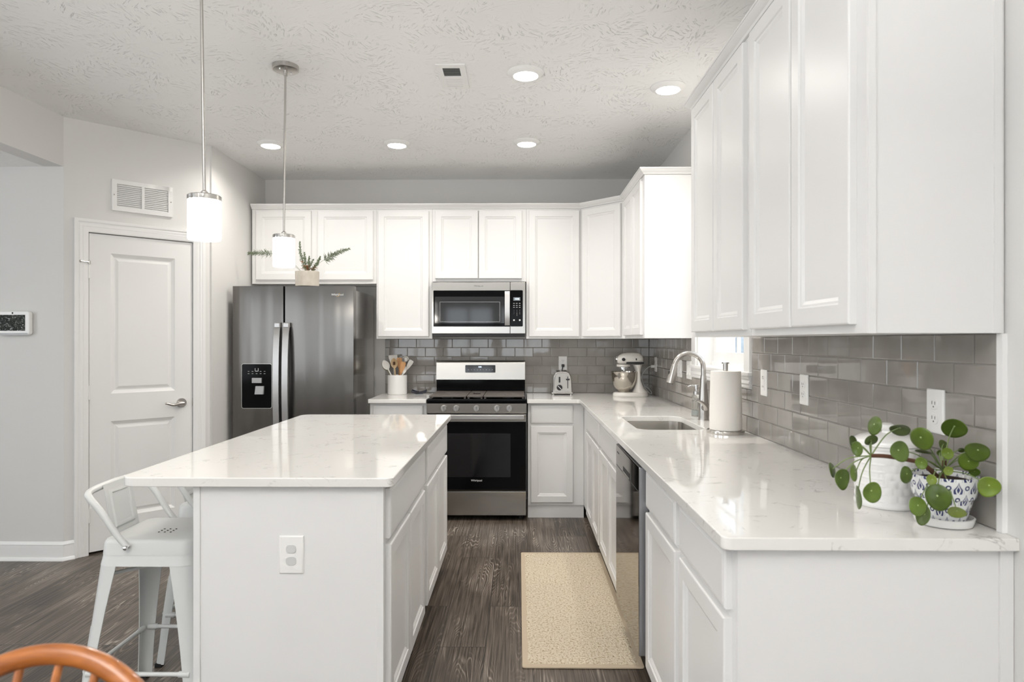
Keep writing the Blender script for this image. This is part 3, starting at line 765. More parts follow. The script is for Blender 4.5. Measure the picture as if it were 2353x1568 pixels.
# ------------------------------------------------------------------ refrigerator
FX0, FXM, FX1, FY, FZ = -2.140, -1.7505, -1.228, 4.925, 1.768
t = thing('refrigerator', 'stainless side-by-side refrigerator with a black water dispenser', 'refrigerator', (-1.69, 5.3, 0))
box_obj('body', 'stainless_side', FX0 + .01, FX1 - .006, FY + .082, 5.63, .02, 1.742, parent=t, bev=.004)
def fdoor(x0, x1, hole=None):
    b = MB(); n = 14; xs = [x0 + (x1 - x0) * i / n for i in range(n + 1)]
    yy = lambda x: FY + .007 * ((2 * (x - x0) / (x1 - x0) - 1) ** 2)
    outer = [(x, yy(x)) for x in xs]; ol = [(x0, FY + .02)] + [(x0 + .004, FY + .0075)] + outer[1:-1] + [(x1 - .004, FY + .0075), (x1, FY + .02)]
    pl = ol + [(x1, FY + .074), (x0, FY + .074)]
    b.prism(pl, .055, FZ); return b
b = fdoor(FX0, FXM - .003); ld = b.build('freezer_door', 'stainless_fridge', t, smooth=25)
b = fdoor(FXM + .003, FX1); rd = b.build('fridge_door', 'stainless_fridge', t, smooth=25)
box_obj('door_gasket', 'black_matte', FX0 + .012, FX1 - .012, FY + .0735, FY + .083, .06, 1.75, parent=t)
def fhandle(x0, x1, par):
    b = MB(); rg = []
    for i in range(15):
        s_ = i / 14; z = .58 + s_ * .915; bow = 4 * s_ * (1 - s_); yo = FY - .018 - .046 * bow ** .6; hx = (x1 - x0) / 2
        cx = (x0 + x1) / 2 - .010 * (bow - .6) * 0
        rg.append([(cx - hx, yo, z), (cx + hx, yo, z), (cx + hx, yo + .016, z), (cx - hx, yo + .016, z)])
    b.loft(rg)
    for z in (.60, 1.475): b.box(x0 + .004, x1 - .004, FY - .035, FY + .006, z - .014, z + .014)
    b.build('handle', 'stainless_handle', par, smooth=30)
fhandle(-1.812, -1.768, ld); fhandle(-1.746, -1.702, rd)
# dispenser
dx0, dx1, dz0, dz1 = -2.064, -1.842, .858, 1.186; MF = frame((0, FY + .001, 0), (1, 0, 0), (0, -1, 0))
b = MB(MF); slab_bm(b, [rrect(dx0 - .004, dx1 + .004, dz0 - .004, dz1 + .004, .016)], -.004, .003, .001); dp = b.build('dispenser', 'stainless_light', ld)
def sub(name, m, fn, par, M=MF):
    b = MB(M); fn(b); return b.build(name, m, par)
sub('dispenser_face', 'black_gloss', lambda b: slab_bm(b, [rrect(dx0, dx1, dz0, dz1, .013)], -.002, .0048, .001), t)
sub('ice_chute', 'grey_plastic', lambda b: b.box(-1.983, -1.912, 1.045, 1.083, .004, .022, bev=.003), t)
sub('water_paddle', 'grey_plastic', lambda b: b.loft([[(-1.955, 1.022, .004), (-1.895, 1.022, .004), (-1.895, 1.022, .02), (-1.955, 1.022, .02)], [(-1.96, .962, .004), (-1.898, .962, .004), (-1.898, .962, .026), (-1.96, .962, .026)]]), t)
def icons(b):
    for i in range(5):
        for j in range(2): b.box(-2.013 + .03 * i - .006, -2.013 + .03 * i + .006, 1.130 - .017 * j, 1.1325 - .017 * j, .0046, .0052)
    b.box(-1.965, -1.962, 1.134, 1.155, .0046, .0052); b.box(-1.942, -1.939, 1.134, 1.155, .0046, .0052); b.box(-1.965, -1.939, 1.132, 1.135, .0046, .0052)
sub('control_icons', 'text_light', icons, t)
b = MB(frame((-1.350, FY - .0005, 1.703), (1, 0, 0), (0, -1, 0))); text_bm(b, 'Whirlpool', .0215, .002); b.build('lettering', 'text_light', rd)['label'] = 'silver lettering on the right door'
b = MB(frame((-1.345, FY - .001, 1.702), (1, 0, 0), (0, -1, 0))); b.tube([(-.012, -.010, .002), (.0, -.012, .002), (.012, .004, .002), (.006, .012, .002)], .0012, n=6); b.build('gold_swoosh', 'gold', rd)
box_obj('hinge_cover', 'grey_plastic', FX1 - .10, FX1 - .02, FY + .03, FY + .14, 1.7425, 1.765, parent=t, bev=.005)
box_obj('hinge_cover', 'grey_plastic', FX0 + .02, FX0 + .10, FY + .03, FY + .14, 1.7425, 1.765, parent=t, bev=.005)
for x in (FX0 + .06, FX1 - .06):
    b = MB(); b.cyl((x, 5.1, 0), (x, 5.1, .03), .02, n=12); b.build('foot', 'black_matte', t)

# ------------------------------------------------------------------ range
RX0, RX1 = -.6985, .0585; RW = RX1 - RX0
t = thing('gas_range', 'stainless gas range with black oven door and five knobs', 'range', (-.32, 5.35, 0))
box_obj('body', 'black_satin', RX0 + .002, RX1 - .002, 5.045, 5.675, .03, .895, parent=t, bev=.003)
box_obj('cooktop', 'black_gloss', RX0, RX1, 5.022, 5.62, .890, .919, parent=t, bev=.007)
M_ = frame((0, 5.02, 0), (1, 0, 0), (0, -1, 0))
b = MB(); rg = [(RX0, RX1, 5.02, .810), (RX0, RX1, 5.018, .815), (RX0, RX1, 5.017, .884), (RX0, RX1, 5.028, .8885)]
b.loft([[(x0, 5.06, z), (x1, 5.06, z), (x1, y, z), (x0, y, z)] for x0, x1, y, z in rg]); cp = b.build('control_panel', 'stainless', t)
for px in (1019.5, 1048.4, 1095.1, 1142.2, 1170.8):
    x = (px - 1192.2) * 5.0 / 1524 - .001; z = .848
    b = MB(); b.cyl((x, 5.019, z), (x, 4.998, z), .0235, .0215, n=28); b.cyl((x, 4.998, z), (x, 4.988, z), .0215, .019, n=28); b.box(x - .006, x + .006, 4.972, 4.99, z - .021, z + .021, bev=.003); kb = b.build('knob', 'stainless_handle', t)
    b = MB(); b.box(x - .0012, x + .0012, 4.9705, 4.9725, z + .002, z + .02); b.build('pointer', 'black_satin', kb)
# oven door
od = MB(); od.box(RX0 + .003, RX1 - .003, 5.004, 5.044, .228, .803, bev=.004); od = od.build('oven_door', 'stainless', t)
b = MB(); b.box(RX0 + .004, RX1 - .004, 5.000, 5.0055, .232, .749, bev=.0015); og = b.build('oven_glass', 'black_gloss', od)
b = MB(); b.box(RX0 + .12, RX1 - .12, 4.9992, 5.001, .33, .66, bev=.0005); b.build('inner_window', 'glass_tint', od)
b = MB(); b.box(RX0 + .018, RX1 - .018, 4.948, 4.966, .768, .806, bev=.006)
for x in (RX0 + .05, RX1 - .05): b.box(x - .012, x + .012, 4.96, 5.006, .776, .798, bev=.003)
b.build('oven_handle', 'stainless_handle', od)
b = MB(frame((-.318, 4.9995, .305), (1, 0, 0), (0, -1, 0))); text_bm(b, 'Whirlpool', .020, .0012); b.build('lettering', 'text_light', od)['label'] = 'silver lettering on the black oven glass'
b = MB(); b.box(RX0 + .003, RX1 - .003, 5.004, 5.044, .040, .222, bev=.004); b.build('storage_drawer', 'stainless', t)
# backguard
b = MB(); b.box(RX0 + .006, RX1 - .006, 5.585, 5.67, .919, 1.030); b.build('riser', 'black_gloss', t)
b = MB(); b.loft([[(x, 5.575, 1.028), (x, 5.563, 1.034), (x, 5.572, 1.170), (x, 5.580, 1.188), (x, 5.597, 1.195), (x, 5.675, 1.195), (x, 5.675, 1.028)] for x in (RX0 + .006, RX1 - .006)])
bg = b.build('backguard', 'stainless_light', t, smooth=50)
px2x = lambda px, Y: (px - 1192) * Y / 1524 - .0005
Mb = frame((0, 5.5630, 1.034), (1, 0, 0), (0, -1, .066), (0, .066, 1))
b = MB(Mb); slab_bm(b, [rrect(px2x(1069, 5.565), px2x(1138.5, 5.565), .058, .122, .006)], -.004, .0015, .0005); dsp = b.build('display', 'mw_window', t)
b = MB(Mb @ Matrix.Translation((px2x(1103, 5.565), .106, .0016))); text_bm(b, '2:06', .016, .0008); b.build('clock_digits', 'digits', dsp)
b = MB(Mb @ Matrix.Translation((px2x(1103, 5.565), .080, .0016)))
for i in range(9): b.box(-.10 + i * .025, -.10 + i * .025 + .007, 0, .003, -.0005, .0008)
b.build('button_marks', 'text_light', dsp)
# grates: three flat iron plates with slots, raised on short feet
gz = .939; gx = [RX0 + .012, px2x(1078, 5.3), px2x(1114.5, 5.3), RX1 - .012]
for k in range(3):
    b = MB(); x0, x1 = gx[k] + .002, gx[k + 1] - .002; cx = (x0 + x1) / 2; loops = [rrect(x0, x1, 5.045, 5.575, .012, 4)]
    if k != 1:
        for sx in (-.053, .012):
            for sy in (5.18, 5.225, 5.37, 5.42): loops.append(rrect(cx + sx, cx + sx + .045, sy, sy + .018, .005, 3))
    else: loops.append(rrect(cx - .03, cx + .03, 5.24, 5.40, .008, 3))
    slab_bm(b, loops, gz - .010, gz, .002)
    for x in (x0 + .012, x1 - .012):
        for y in (5.06, 5.56): b.box(x - .007, x + .007, y - .007, y + .007, .919, gz - .008)
    b.build('grate', 'cast_iron', t)
for x, y in ((-.56, 5.2), (-.56, 5.43), (-.32, 5.31), (-.08, 5.2), (-.08, 5.43)):
    b = MB(); b.cyl((x, y, .9185), (x, y, .926), .045, .042, n=24); b.cyl((x, y, .926), (x, y, .929), .03, n=24); b.build('burner', 'grey_plastic', t)
for x in (RX0 + .04, RX1 - .04):
    for y in (5.09, 5.62):
        b = MB(); b.cyl((x, y, 0), (x, y, .031), .018, n=12); b.build('foot', 'black_matte', t)

# ------------------------------------------------------------------ microwave
MX0, MX1, MY, MZ0, MZ1 = -.6970, .0535, 5.300, 1.416, 1.829
t = thing('microwave', 'stainless over-the-range microwave under the short cabinet', 'microwave', (-.32, 5.5, MZ0 - .03))
box_obj('body', 'black_satin', MX0 + .004, MX1 - .004, MY + .03, 5.68, MZ0 - .024, 1.8365, parent=t, bev=.003)
mp = lambda cx, cy: ((980 + cx / 9.412 - 1192) * MY / 1524 - .001, EYE + (784 - (630 + cy / 9.412)) / 1524 * MY)   # 250 px study of the face
sx = mp(1812, 0)[0]
b = MB(); b.box(MX0, sx - .001, MY, MY + .031, MZ0, MZ1, bev=.004); md = b.build('microwave_door', 'stainless', t)
b = MB(); b.box(sx + .001, MX1, MY, MY + .031, MZ0, MZ1, bev=.004); mc = b.build('control_panel', 'stainless', t)
MM = frame((0, MY, 0), (1, 0, 0), (0, -1, 0))
a0, c1 = mp(150, 1138); a1, c0 = mp(1806, 355)
sub('black_glass', 'black_gloss', lambda b: slab_bm(b, [rrect(a0, a1, c1, c0, [.006, 0, 0, .006])], -.002, .0022, .0005), md, MM)
a0, c1 = mp(185, 1065); a1, c0 = mp(1685, 490)
sub('viewing_window', 'mw_window', lambda b: slab_bm(b, [rrect(a0, a1, c1, c0, .004)], -.002, .0030, .0004), md, MM)
e0, f1 = mp(290, 1035); e1, f0 = mp(1590, 603)
def rim(b):
    holed(b, [(e0 + .002, e1 - .002, f1 + .002, f0 - .002)], e0, e1, f1, f0, .003, .0036)
sub('window_rim', 'grey_plastic', rim, md, MM)
h0, g1 = mp(1697, 1112); h1, g0 = mp(1803, 376)
def mhandle(b):
    rg = []
    for i in range(9):
        s_ = i / 8; z = g1 + (g0 - g1) * s_; d = .022 + .012 * (4 * s_ * (1 - s_)) ** .7
        rg.append([(h0, z, d - .008), (h1, z, d - .008), (h1, z, d), (h0, z, d)])
    b.loft(rg)
    for z in (g1 + .02, g0 - .02): b.box(h0 + .006, h1 - .006, z - .008, z + .008, .001, .024)
sub('handle', 'stainless_handle', mhandle, md, MM)
b = MB(frame((mp(1128, 262)[0], MY - .0003, mp(0, 260)[1]), (1, 0, 0), (0, -1, 0))); text_bm(b, 'Whirlpool', .0175, .0008); b.build('lettering', 'text_dark', md)['label'] = 'dark lettering on the steel top band'
p0, q1 = mp(1820, 1136); p1, q0 = mp(2086, 350)
kp = sub('keypad', 'black_gloss', lambda b: slab_bm(b, [rrect(p0, p1, q1, q0, [0, .008, .008, 0])], -.002, .0026, .0005), mc, MM)
r0, s1 = mp(1882, 577); r1, s0 = mp(2030, 505)
sub('clock_display', 'lcd', lambda b: b.box(r0, r1, s1, s0, .002, .0030), mc, MM)
b = MB(frame((mp(1960, 0)[0], MY - .0030, mp(0, 541)[1]), (1, 0, 0), (0, -1, 0))); text_bm(b, '12:06', .0165, .0008); b.build('clock_digits', 'digits', mc)
def keys(b):
    for yy in (635, 680, 722):
        for xx in (1895, 1955, 2018):
            x, z = mp(xx, yy); b.box(x - .006, x + .006, z - .0016, z + .0016, .0024, .0030)
sub('function_marks', 'text_light', keys, mc, MM)
def numbers(b):
    for yy, ns in ((785, '123'), (825, '456'), (862, '789'), (897, ' 0 ')):
        for xx, ch in zip((1895, 1958, 2020), ns):
            if ch == ' ': continue
            m0 = b.M; x, z = mp(xx, yy); b.M = MM @ Matrix.Translation((x, z, .0026)); text_bm(b, ch, .0085, .0004); b.M = m0
sub('number_marks', 'text_light', numbers, mc, MM)
for xx in (1895, 2020):
    x, z = mp(xx, 998); sub('key_mark', 'text_light', lambda b: b.box(x - .006, x + .006, z - .006, z + .006, .0024, .0030), mc, MM)

# ------------------------------------------------------------------ dishwasher
t = thing('dishwasher', 'dark reflective stainless dishwasher between the white base cabinets', 'dishwasher', (.79, 2.855, 0))
box_obj('tub', 'black_satin', .505, 1.11, 2.556, 3.158, .10, .875, parent=t)
b = MB(); b.box(.462, .503, 2.558, 3.156, .140, .872, bev=.006); dd = b.build('dishwasher_door', ['dish_face'], t)
dd.data.materials.append(MATS['dish_edge'])
for p in dd.data.polygons:
    if abs(p.normal.x) < .7: p.material_index = 1
b = MB(); b.box(.4612, .4625, 2.575, 3.14, .7745, .777); b.build('panel_seam', 'black_satin', dd)
b = MB(); b.box(.4610, .4625, 2.77, 2.94, .778, .804); pk = b.build('pocket_handle', 'black_satin', dd)
b = MB(); b.box(.4585, .4618, 2.775, 2.935, .778, .784, bev=.001); b.build('handle_lip', 'stainless_light', pk)
b = MB(); b.box(.4614, .4622, 3.06, 3.12, .835, .841); b.build('badge', 'black_satin', dd)
box_obj('toe_plate', 'black_matte', .54, .55, 2.558, 3.156, .005, .139, parent=t)
for y in (2.60, 3.11):
    b = MB(); b.cyl((.62, y, 0), (.62, y, .101), .015, n=10); b.build('foot', 'black_matte', t)

# ------------------------------------------------------------------ faucet, soap, paper towels
t = thing('faucet', 'brushed nickel gooseneck faucet behind the sink', 'faucet', (1.040, 3.745, .914))
b = MB(); b.lathe([(.029, 0), (.029, .004), (.0285, .012), (.027, .09), (.0245, .14), (.0195, .19), (.0165, .24), (.0155, .25)], (1.040, 3.745, .914)); b.build('body', 'nickel', t)
b = MB(); pts = [(1.040, 3.745, 1.16)] ; cxn, czn, rn = .958, 1.206, .082
pts += [(1.040, 3.745, 1.19)]
for i in range(0, 11):
    a = R(0 + 16.8 * i); pts.append((cxn + rn * math.cos(a), 3.745, czn + rn * math.sin(a)))
b.tube(pts, .0138, n=16, smooth=4); b.build('spout', 'nickel', t)
b = MB(); ex, ez = pts[-1][0], pts[-1][2]; dxn, dzn = -math.sin(R(166)) , math.cos(R(166))
P = lambda s_: (ex + dxn * s_, 3.745, ez + dzn * s_)
b.cyl(P(-.002), P(.004), .0168, .0168, n=24); b.cyl(P(.004), P(.09), .016, .0235, n=24); b.cyl(P(.09), P(.105), .0235, .0245, n=24); hd = b.build('spray_head', 'nickel', t)
b = MB(); b.cyl(P(.1045), P(.107), .019, n=20); b.build('nozzle', 'black_matte', hd)
b = MB(); b.box(ex - .034, ex - .026, 3.738, 3.752, ez - .07, ez - .035, bev=.002); b.build('spray_button', 'black_matte', hd)
b = MB(); b.cyl((1.040, 3.745, .985), (1.040, 3.700, .985), .019, .017, n=20); b.tube([(1.040, 3.700, .985), (1.035, 3.684, .995), (1.015, 3.672, 1.015), (.985, 3.668, 1.030)], [.017, .013, .009, .007], n=12); b.build('lever', 'nickel', t)
t = thing('soap_dispenser', 'clear glass soap bottle with chrome pump left of the faucet', 'soap dispenser', (1.052, 3.935, .914))
b = MB(); b.lathe([(.027, 0), (.0295, .004), (.0295, .10), (.026, .118), (.016, .127), (.015, .132)], (1.052, 3.935, .914)); b.build('bottle', 'clear_glass', t)
b = MB(); b.lathe([(.0255, .006), (.0255, .035)], (1.052, 3.935, .914)); b.build('soap', 'soapy', t)
b = MB(); c_ = (1.052, 3.935, .914); b.lathe([(.0175, .128), (.0175, .146), (.010, .149), (.0075, .150), (.0075, .160), (.011, .162), (.011, .184), (.009, .186)], c_); b.tube([(1.052, 3.935, 1.089), (1.025, 3.935, 1.094), (1.000, 3.935, 1.087)], [.006, .005, .004], n=10); b.build('pump', 'chrome', t)
t = thing('paper_towel_holder', 'nickel stand holding the paper towels beside the faucet', 'paper towel holder', (.998, 3.21, .914))
b = MB(); b.lathe([(.087, 0), (.088, .002), (.088, .014), (.085, .017)], (.998, 3.21, .914), 56); b.build('base_plate', 'nickel_pol', t)
b = MB(); b.lathe([(.0085, .015), (.0085, .30), (.0115, .301), (.0115, .334), (.0175, .335), (.0175, .341)], (.998, 3.21, .914), 28); b.build('post', 'nickel', t)
b = MB()
fnr = lambda a, z: -.010 * max(0., math.cos(a - .3)) * (z / .28) * .6
b.lathe([(.019, .0), (.074, .0), (.0755, .004), (.075, .1), (.0725, .2), (.0705, .278), (.069, .281), (.019, .281)], (.998, 3.21, .932), 56, fn=None); b.lathe([(.019, .281), (.019, 0)], (.998, 3.21, .932), 56, cap0=False, cap1=False)
tag(b.build('paper_towel_roll', 'paper'), 'white paper towel roll on the nickel stand', 'paper towels')

# ------------------------------------------------------------------ counter things on the back run
t = thing('utensil_crock', 'white ceramic crock holding spoons and spatulas', 'crock', (-1.012, 5.52, .914))
b = MB(); b.lathe([(.076, 0), (.080, .004), (.081, .02), (.081, .045), (.0805, .047), (.0805, .09), (.081, .092), (.081, .155), (.079, .162), (.076, .162), (.074, .155), (.072, .01)], (-1.012, 5.52, .914), 48); b.build('pot', 'ceramic_white', t)
cc = Vector((-1.012, 5.52, .925))
def utensil(label, base, tip, head, m, hr=.006, cat='utensil', name='spatula'):
    """head: (kind, half width, length) drawn round the tip"""
    p0 = cc + Vector(base); p1 = Vector(tip); d = (p1 - p0).normalized(); side = Vector((0, 1, 0)).cross(d).normalized(); nr = d.cross(side)
    kind, hw, hl = head; b = MB(); hs = p1 - d * hl
    b.tube([p0, p0.lerp(hs, .5), hs + d * .01], [hr, hr, hr * .8], n=10)
    if kind == 'fork':
        b.sphere(hs + d * hl * .45, hl * .42, 14, sy=.5, sx=.8)
        for i in range(7):
            a = -1.2 + .4 * i; q = hs + d * hl * .45 + (side * math.sin(a) + d * math.cos(a)) * hl * .5
            b.tube([hs + d * hl * .45 + (side * math.sin(a) + d * math.cos(a)) * hl * .3, q, q - nr * .018], .004, n=6)
    else:
        shp = {'oval': lambda s_: (math.sin(PI * min(1, max(.02, s_ * .97 + .03)))) ** .6, 'flat': lambda s_: .55 + .45 * min(1, s_ * 1.3) if s_ < .97 else .93, 'taper': lambda s_: .35 + .65 * math.sin(min(1., s_ * 1.15) * PI * .5) if s_ < .93 else .75}[kind]
        rg = []
        for i in range(13):
            s_ = i / 12; w2 = max(.003, hw * shp(s_)); c = hs + d * hl * s_; cup = .010 * math.sin(PI * s_) if kind == 'oval' else .004 * s_
            rg.append([c - side * w2 - nr * cup * .0, c - side * w2 * .5 + nr * cup, c + side * w2 * .5 + nr * cup, c + side * w2, c + side * w2 * .5 + nr * (cup + .004), c - side * w2 * .5 + nr * (cup + .004)])
        b.loft(rg)
        if kind == 'slot' : pass
    return tag(b.build(name, m, smooth=60), label, cat, 'cooking utensils in the crock')
P5 = lambda cx, cy, Y: ((860 + cx / 5.8825 - 1192) * Y / 1524 * 1.002 - .002, Y, EYE + (784 - (770 + cy / 5.8825)) / 1524 * Y)
utensil('white wide-bladed spatula standing tallest at the back of the crock', (-.02, .03, 0), P5(255, 272, 5.57), ('flat', .037, .085), 'silicone_white')
s_ = utensil('pale wooden slotted spoon in the middle of the crock', (.0, -.03, 0), P5(266, 312, 5.47), ('oval', .029, .085), 'spoon_wood', name='slotted_spoon')
b = MB(frame((P5(272, 385, 5.47)[0], 5.4685, P5(272, 385, 5.47)[2]), (1, 0, 0), (0, -1, 0)))
for k in (-1, 0, 1): b.box(-.002 + k * .007, .001 + k * .007, -.013, .013, -.010, .006)
b.build('slots', 'stem_brown', s_)
utensil('orange-brown wooden spatula behind the slotted spoon', (.01, .0, 0), P5(345, 308, 5.52), ('taper', .023, .09), 'spatula_wood')
utensil('orange-brown wooden spatula leaning right in front of the crock', (-.0, -.05, 0), P5(398, 365, 5.455), ('taper', .023, .10), 'spatula_wood')
utensil('white spoon leaning left over the rim of the crock', (.03, -.02, 0), P5(128, 345, 5.49), ('oval', .030, .085), 'silicone_white', name='serving_spoon')
utensil('white and olive spoon lowest on the left of the crock', (.035, .01, 0), P5(112, 372, 5.53), ('oval', .022, .08), 'olive', name='serving_spoon')
utensil('grey ladle at the back right of the crock', (-.01, .045, 0), P5(380, 283, 5.58), ('oval', .030, .06), 'silicone_grey', name='ladle')
utensil('white pasta fork with prongs in the crock', (-.02, .02, 0), P5(445, 290, 5.55), ('fork', .02, .05), 'silicone_white', name='pasta_fork')
utensil('white spatula leaning far right out of the crock', (-.04, .0, 0), P5(512, 345, 5.53), ('taper', .020, .09), 'silicone_white')
utensil('short white spoon at the right front of the crock', (.0, -.05, 0), P5(425, 430, 5.46), ('oval', .018, .06), 'silicone_white', name='serving_spoon')
# spoon rest
b = MB(); rg = []
for i in range(9):
    s_ = i / 8; x = -.895 + .125 * s_; w2 = .016 + .034 * math.sin(PI * min(1, s_ * .95 + .06)); zz = .014 + .018 * abs(2 * s_ - 1) ** 1.5
    rg.append([(x, 5.53 - w2, .914 + zz + .006), (x, 5.53 - w2 * .6, .914 + zz * .35), (x, 5.53 + w2 * .6, .914 + zz * .35), (x, 5.53 + w2, .914 + zz + .006), (x, 5.53 + w2 * .55, .914 + zz * .35 + .006), (x, 5.53 - w2 * .55, .914 + zz * .35 + .006)])
b.loft(rg); b.box(-.86, -.80, 5.515, 5.545, .914, .922)
tag(b.build('spoon_rest', 'navy_glaze', smooth=60), 'small dark navy spoon rest between crock and range', 'spoon rest')
# toaster
t = thing('toaster', 'stainless two-slot toaster on the worktop right of the range', 'toaster', (.358, 5.57, .914))
def tsec(y, k=1.): 
    pr = [(-.083, .022), (-.079, .10), (-.072, .155), (-.058, .183), (-.035, .193), (.035, .193), (.058, .183), (.072, .155), (.079, .10), (.083, .022)]
    return [(.358 + x * k, y, .914 + .02 + (z - .02) * (1 - (1 - k) * .6)) for x, z in pr]
b = MB(); b.loft([tsec(5.466, .93), tsec(5.470, .97), tsec(5.482), tsec(5.655), tsec(5.667, .95)]); b.build('shell', 'nickel_pol', t, smooth=50)
b = MB(); rg = []
fp = [(-.066, .030), (-.062, .10), (-.055, .150), (-.042, .172), (.042, .172), (.055, .150), (.062, .10), (.066, .030)]
b.loft([[(.358 + x, y, .914 + z) for x, z in fp] for y in (5.468, 5.4635)]); b.build('end_panel', 'stainless_light', t)
b = MB(); b.box(.270, .446, 5.455, 5.672, .922, .937, bev=.004)
for x in (.285, .431):
    for y in (5.475, 5.65): b.cyl((x, y, .914), (x, y, .925), .012, n=12)
b.build('base', 'stainless', t)
Pt = lambda cx, cy: ((1240 + cx / 7.843 - 1192) * 5.465 / 1524 - .002, EYE + (784 - (780 + cy / 7.843)) / 1524 * 5.465)
x, z = Pt(362, 870); b = MB(); b.cyl((x, 5.464, z), (x, 5.446, z), .0245, .022, n=26); kb = b.build('browning_dial', 'black_satin', t)
b = MB(frame((x, 5.4455, z), (DU, 0, -DU), (0, -1, 0), (DU, 0, DU))); b.box(-.020, .020, -.0022, .0022, 0, .001); b.build('dial_mark', 'text_light', kb)
x, z = Pt(510, 780); b = MB(); b.box(x - .003, x + .003, 5.4622, 5.4640, z - .048, z + .05); b.build('lever_slot', 'black_matte', t)
x, z = Pt(510, 722); b = MB(); b.box(x - .016, x + .016, 5.440, 5.463, z - .006, z + .006, bev=.004); b.build('lever', 'black_satin', t)
for cy in (692, 718, 743, 766):
    x, z = Pt(362, cy); b = MB(); b.cyl((x, 5.464, z), (x, 5.4605, z), .0075, n=14); b.build('button', 'black_satin', t)
for x in (.330, .386):
    b = MB(); b.box(x - .013, x + .013, 5.50, 5.64, 1.1055, 1.1075); b.build('slot', 'black_matte', t)
b = MB(); b.tube([(.378, 5.669, .975), (.378, 5.68, 1.00), (.365, 5.675, 1.06), (.371, 5.665, 1.115), (.378, 5.668, 1.148)], .0042, n=8); b.box(.366, .390, 5.655, 5.684, 1.136, 1.160, bev=.003)
tag(b.build('power_cord', 'black_satin'), 'black power cord plugged in behind the toaster', 'cord')
# stand mixer
ms = 1524 / 5.33
Pm = lambda cx, cy: ((1240 + cx / 7.843 - 1192) / ms - .002, EYE + (784 - (780 + cy / 7.843)) / ms)
t = thing('stand_mixer', 'cream white stand mixer with a steel bowl in the back corner', 'stand mixer', (.90, 5.33, .914))
YM = 5.335
zb = .914
def oval(cx, rx, ry, z, n=28, p=2.4):
    o = []
    for i in range(n):
        a = 2 * PI * i / n; c_, s2 = math.cos(a), math.sin(a)
        o.append((cx + rx * math.copysign(abs(c_) ** (2 / p), c_), YM + ry * math.copysign(abs(s2) ** (2 / p), s2), z))
    return o
bx0 = Pm(1320, 0)[0]; bx1 = Pm(1955, 0)[0]; bc, br_ = (bx0 + bx1) / 2, (bx1 - bx0) / 2
b = MB(); b.loft([oval(bc, br_ - .004, .088, zb), oval(bc, br_, .093, zb + .006), oval(bc, br_, .093, zb + .018), oval(bc, br_ - .006, .088, zb + .030), oval(bc, br_ - .02, .075, zb + .036)])
b.build('base', 'mixer_white', t, smooth=50)
kx = lambda cx: Pm(cx, 0)[0]
b = MB(); kz = lambda cy: Pm(0, cy)[1]
b.loft([oval((kx(1665) + kx(1955)) / 2, (kx(1955) - kx(1665)) / 2, .072, zb + .032), oval((kx(1700) + kx(1880)) / 2, (kx(1880) - kx(1700)) / 2, .062, kz(880)), oval((kx(1735) + kx(1822)) / 2, (kx(1822) - kx(1735)) / 2, .050, kz(740)), oval((kx(1735) + kx(1815)) / 2, (kx(1815) - kx(1735)) / 2, .047, kz(590)), oval((kx(1700) + kx(1835)) / 2, (kx(1835) - kx(1700)) / 2, .053, kz(500)), oval((kx(1680) + kx(1845)) / 2, (kx(1845) - kx(1680)) / 2, .056, kz(455))])
b.build('column', 'mixer_white', t, smooth=50)
# head: lofted along x
b = MB(); hd_ = [(1395, 405, 348, .030), (1405, 430, 315, .040), (1440, 447, 282, .052), (1500, 452, 250, .060), (1580, 452, 238, .064), (1680, 452, 236, .064), (1770, 452, 242, .061), (1830, 450, 268, .052), (1855, 440, 310, .040), (1864, 420, 350, .022)]
rg = []
for cx, cb, ct, hw in hd_:
    zc, hz_ = (kz(cb) + kz(ct)) / 2, (kz(ct) - kz(cb)) / 2
    ring_ = []
    for i in range(24):
        a = 2 * PI * i / 24; c_, s2 = math.cos(a), math.sin(a); ring_.append((kx(cx), YM + hw * math.copysign(abs(c_) ** .8, c_), zc + hz_ * math.copysign(abs(s2) ** .8, s2)))
    rg.append(ring_)
b.loft(rg); hd = b.build('motor_head', 'mixer_white', t, smooth=60)
b = MB(); b.box(kx(1545), kx(1858), YM - .0655, YM + .0655, kz(437), kz(408), bev=.004); b.build('trim_band', 'black_satin', hd)
b = MB(); b.cyl((kx(1430), YM, kz(355)), (kx(1378), YM, kz(355)), .024, .022, n=24); b.cyl((kx(1378), YM, kz(355)), (kx(1368), YM, kz(355)), .014, n=20); b.build('attachment_hub', 'chrome', hd)
b = MB(); b.cyl((kx(1493), YM - .056, kz(360)), (kx(1493), YM - .074, kz(360)), .013, n=18); b.build('clamp_knob', 'black_satin', hd)
b = MB(); b.box(kx(1708), kx(1728), YM - .070, YM - .060, kz(375), kz(340), bev=.002); b.build('speed_lever', 'black_satin', hd)
b = MB(); b.lathe([(.050, kz(500)), (.056, kz(490)), (.056, kz(452))], (kx(1515), YM, 0)); b.build('planetary_ring', 'mixer_white', hd)
b = MB(); b.lathe([(.030, kz(545)), (.030, kz(525)), (.042, kz(520)), (.042, kz(497))], (kx(1520), YM, 0)); b.cyl((kx(1525), YM, kz(660)), (kx(1525), YM, kz(540)), .009, n=14); b.build('beater_shaft', 'chrome', hd)
b = MB(); c_ = (kx(1524), YM, 0)
b.lathe([(.042, kz(955)), (.044, kz(935)), (.050, kz(915)), (.070, kz(880)), (.087, kz(820)), (.098, kz(740)), (.102, kz(660)), (.1035, kz(600)), (.1075, kz(588)), (.1075, kz(582)), (.102, kz(583)), (.100, kz(640)), (.094, kz(740)), (.08, kz(820)), (.05, kz(890)), (.01, kz(905))], c_, 48); b.build('bowl', 'bowl_steel', t)
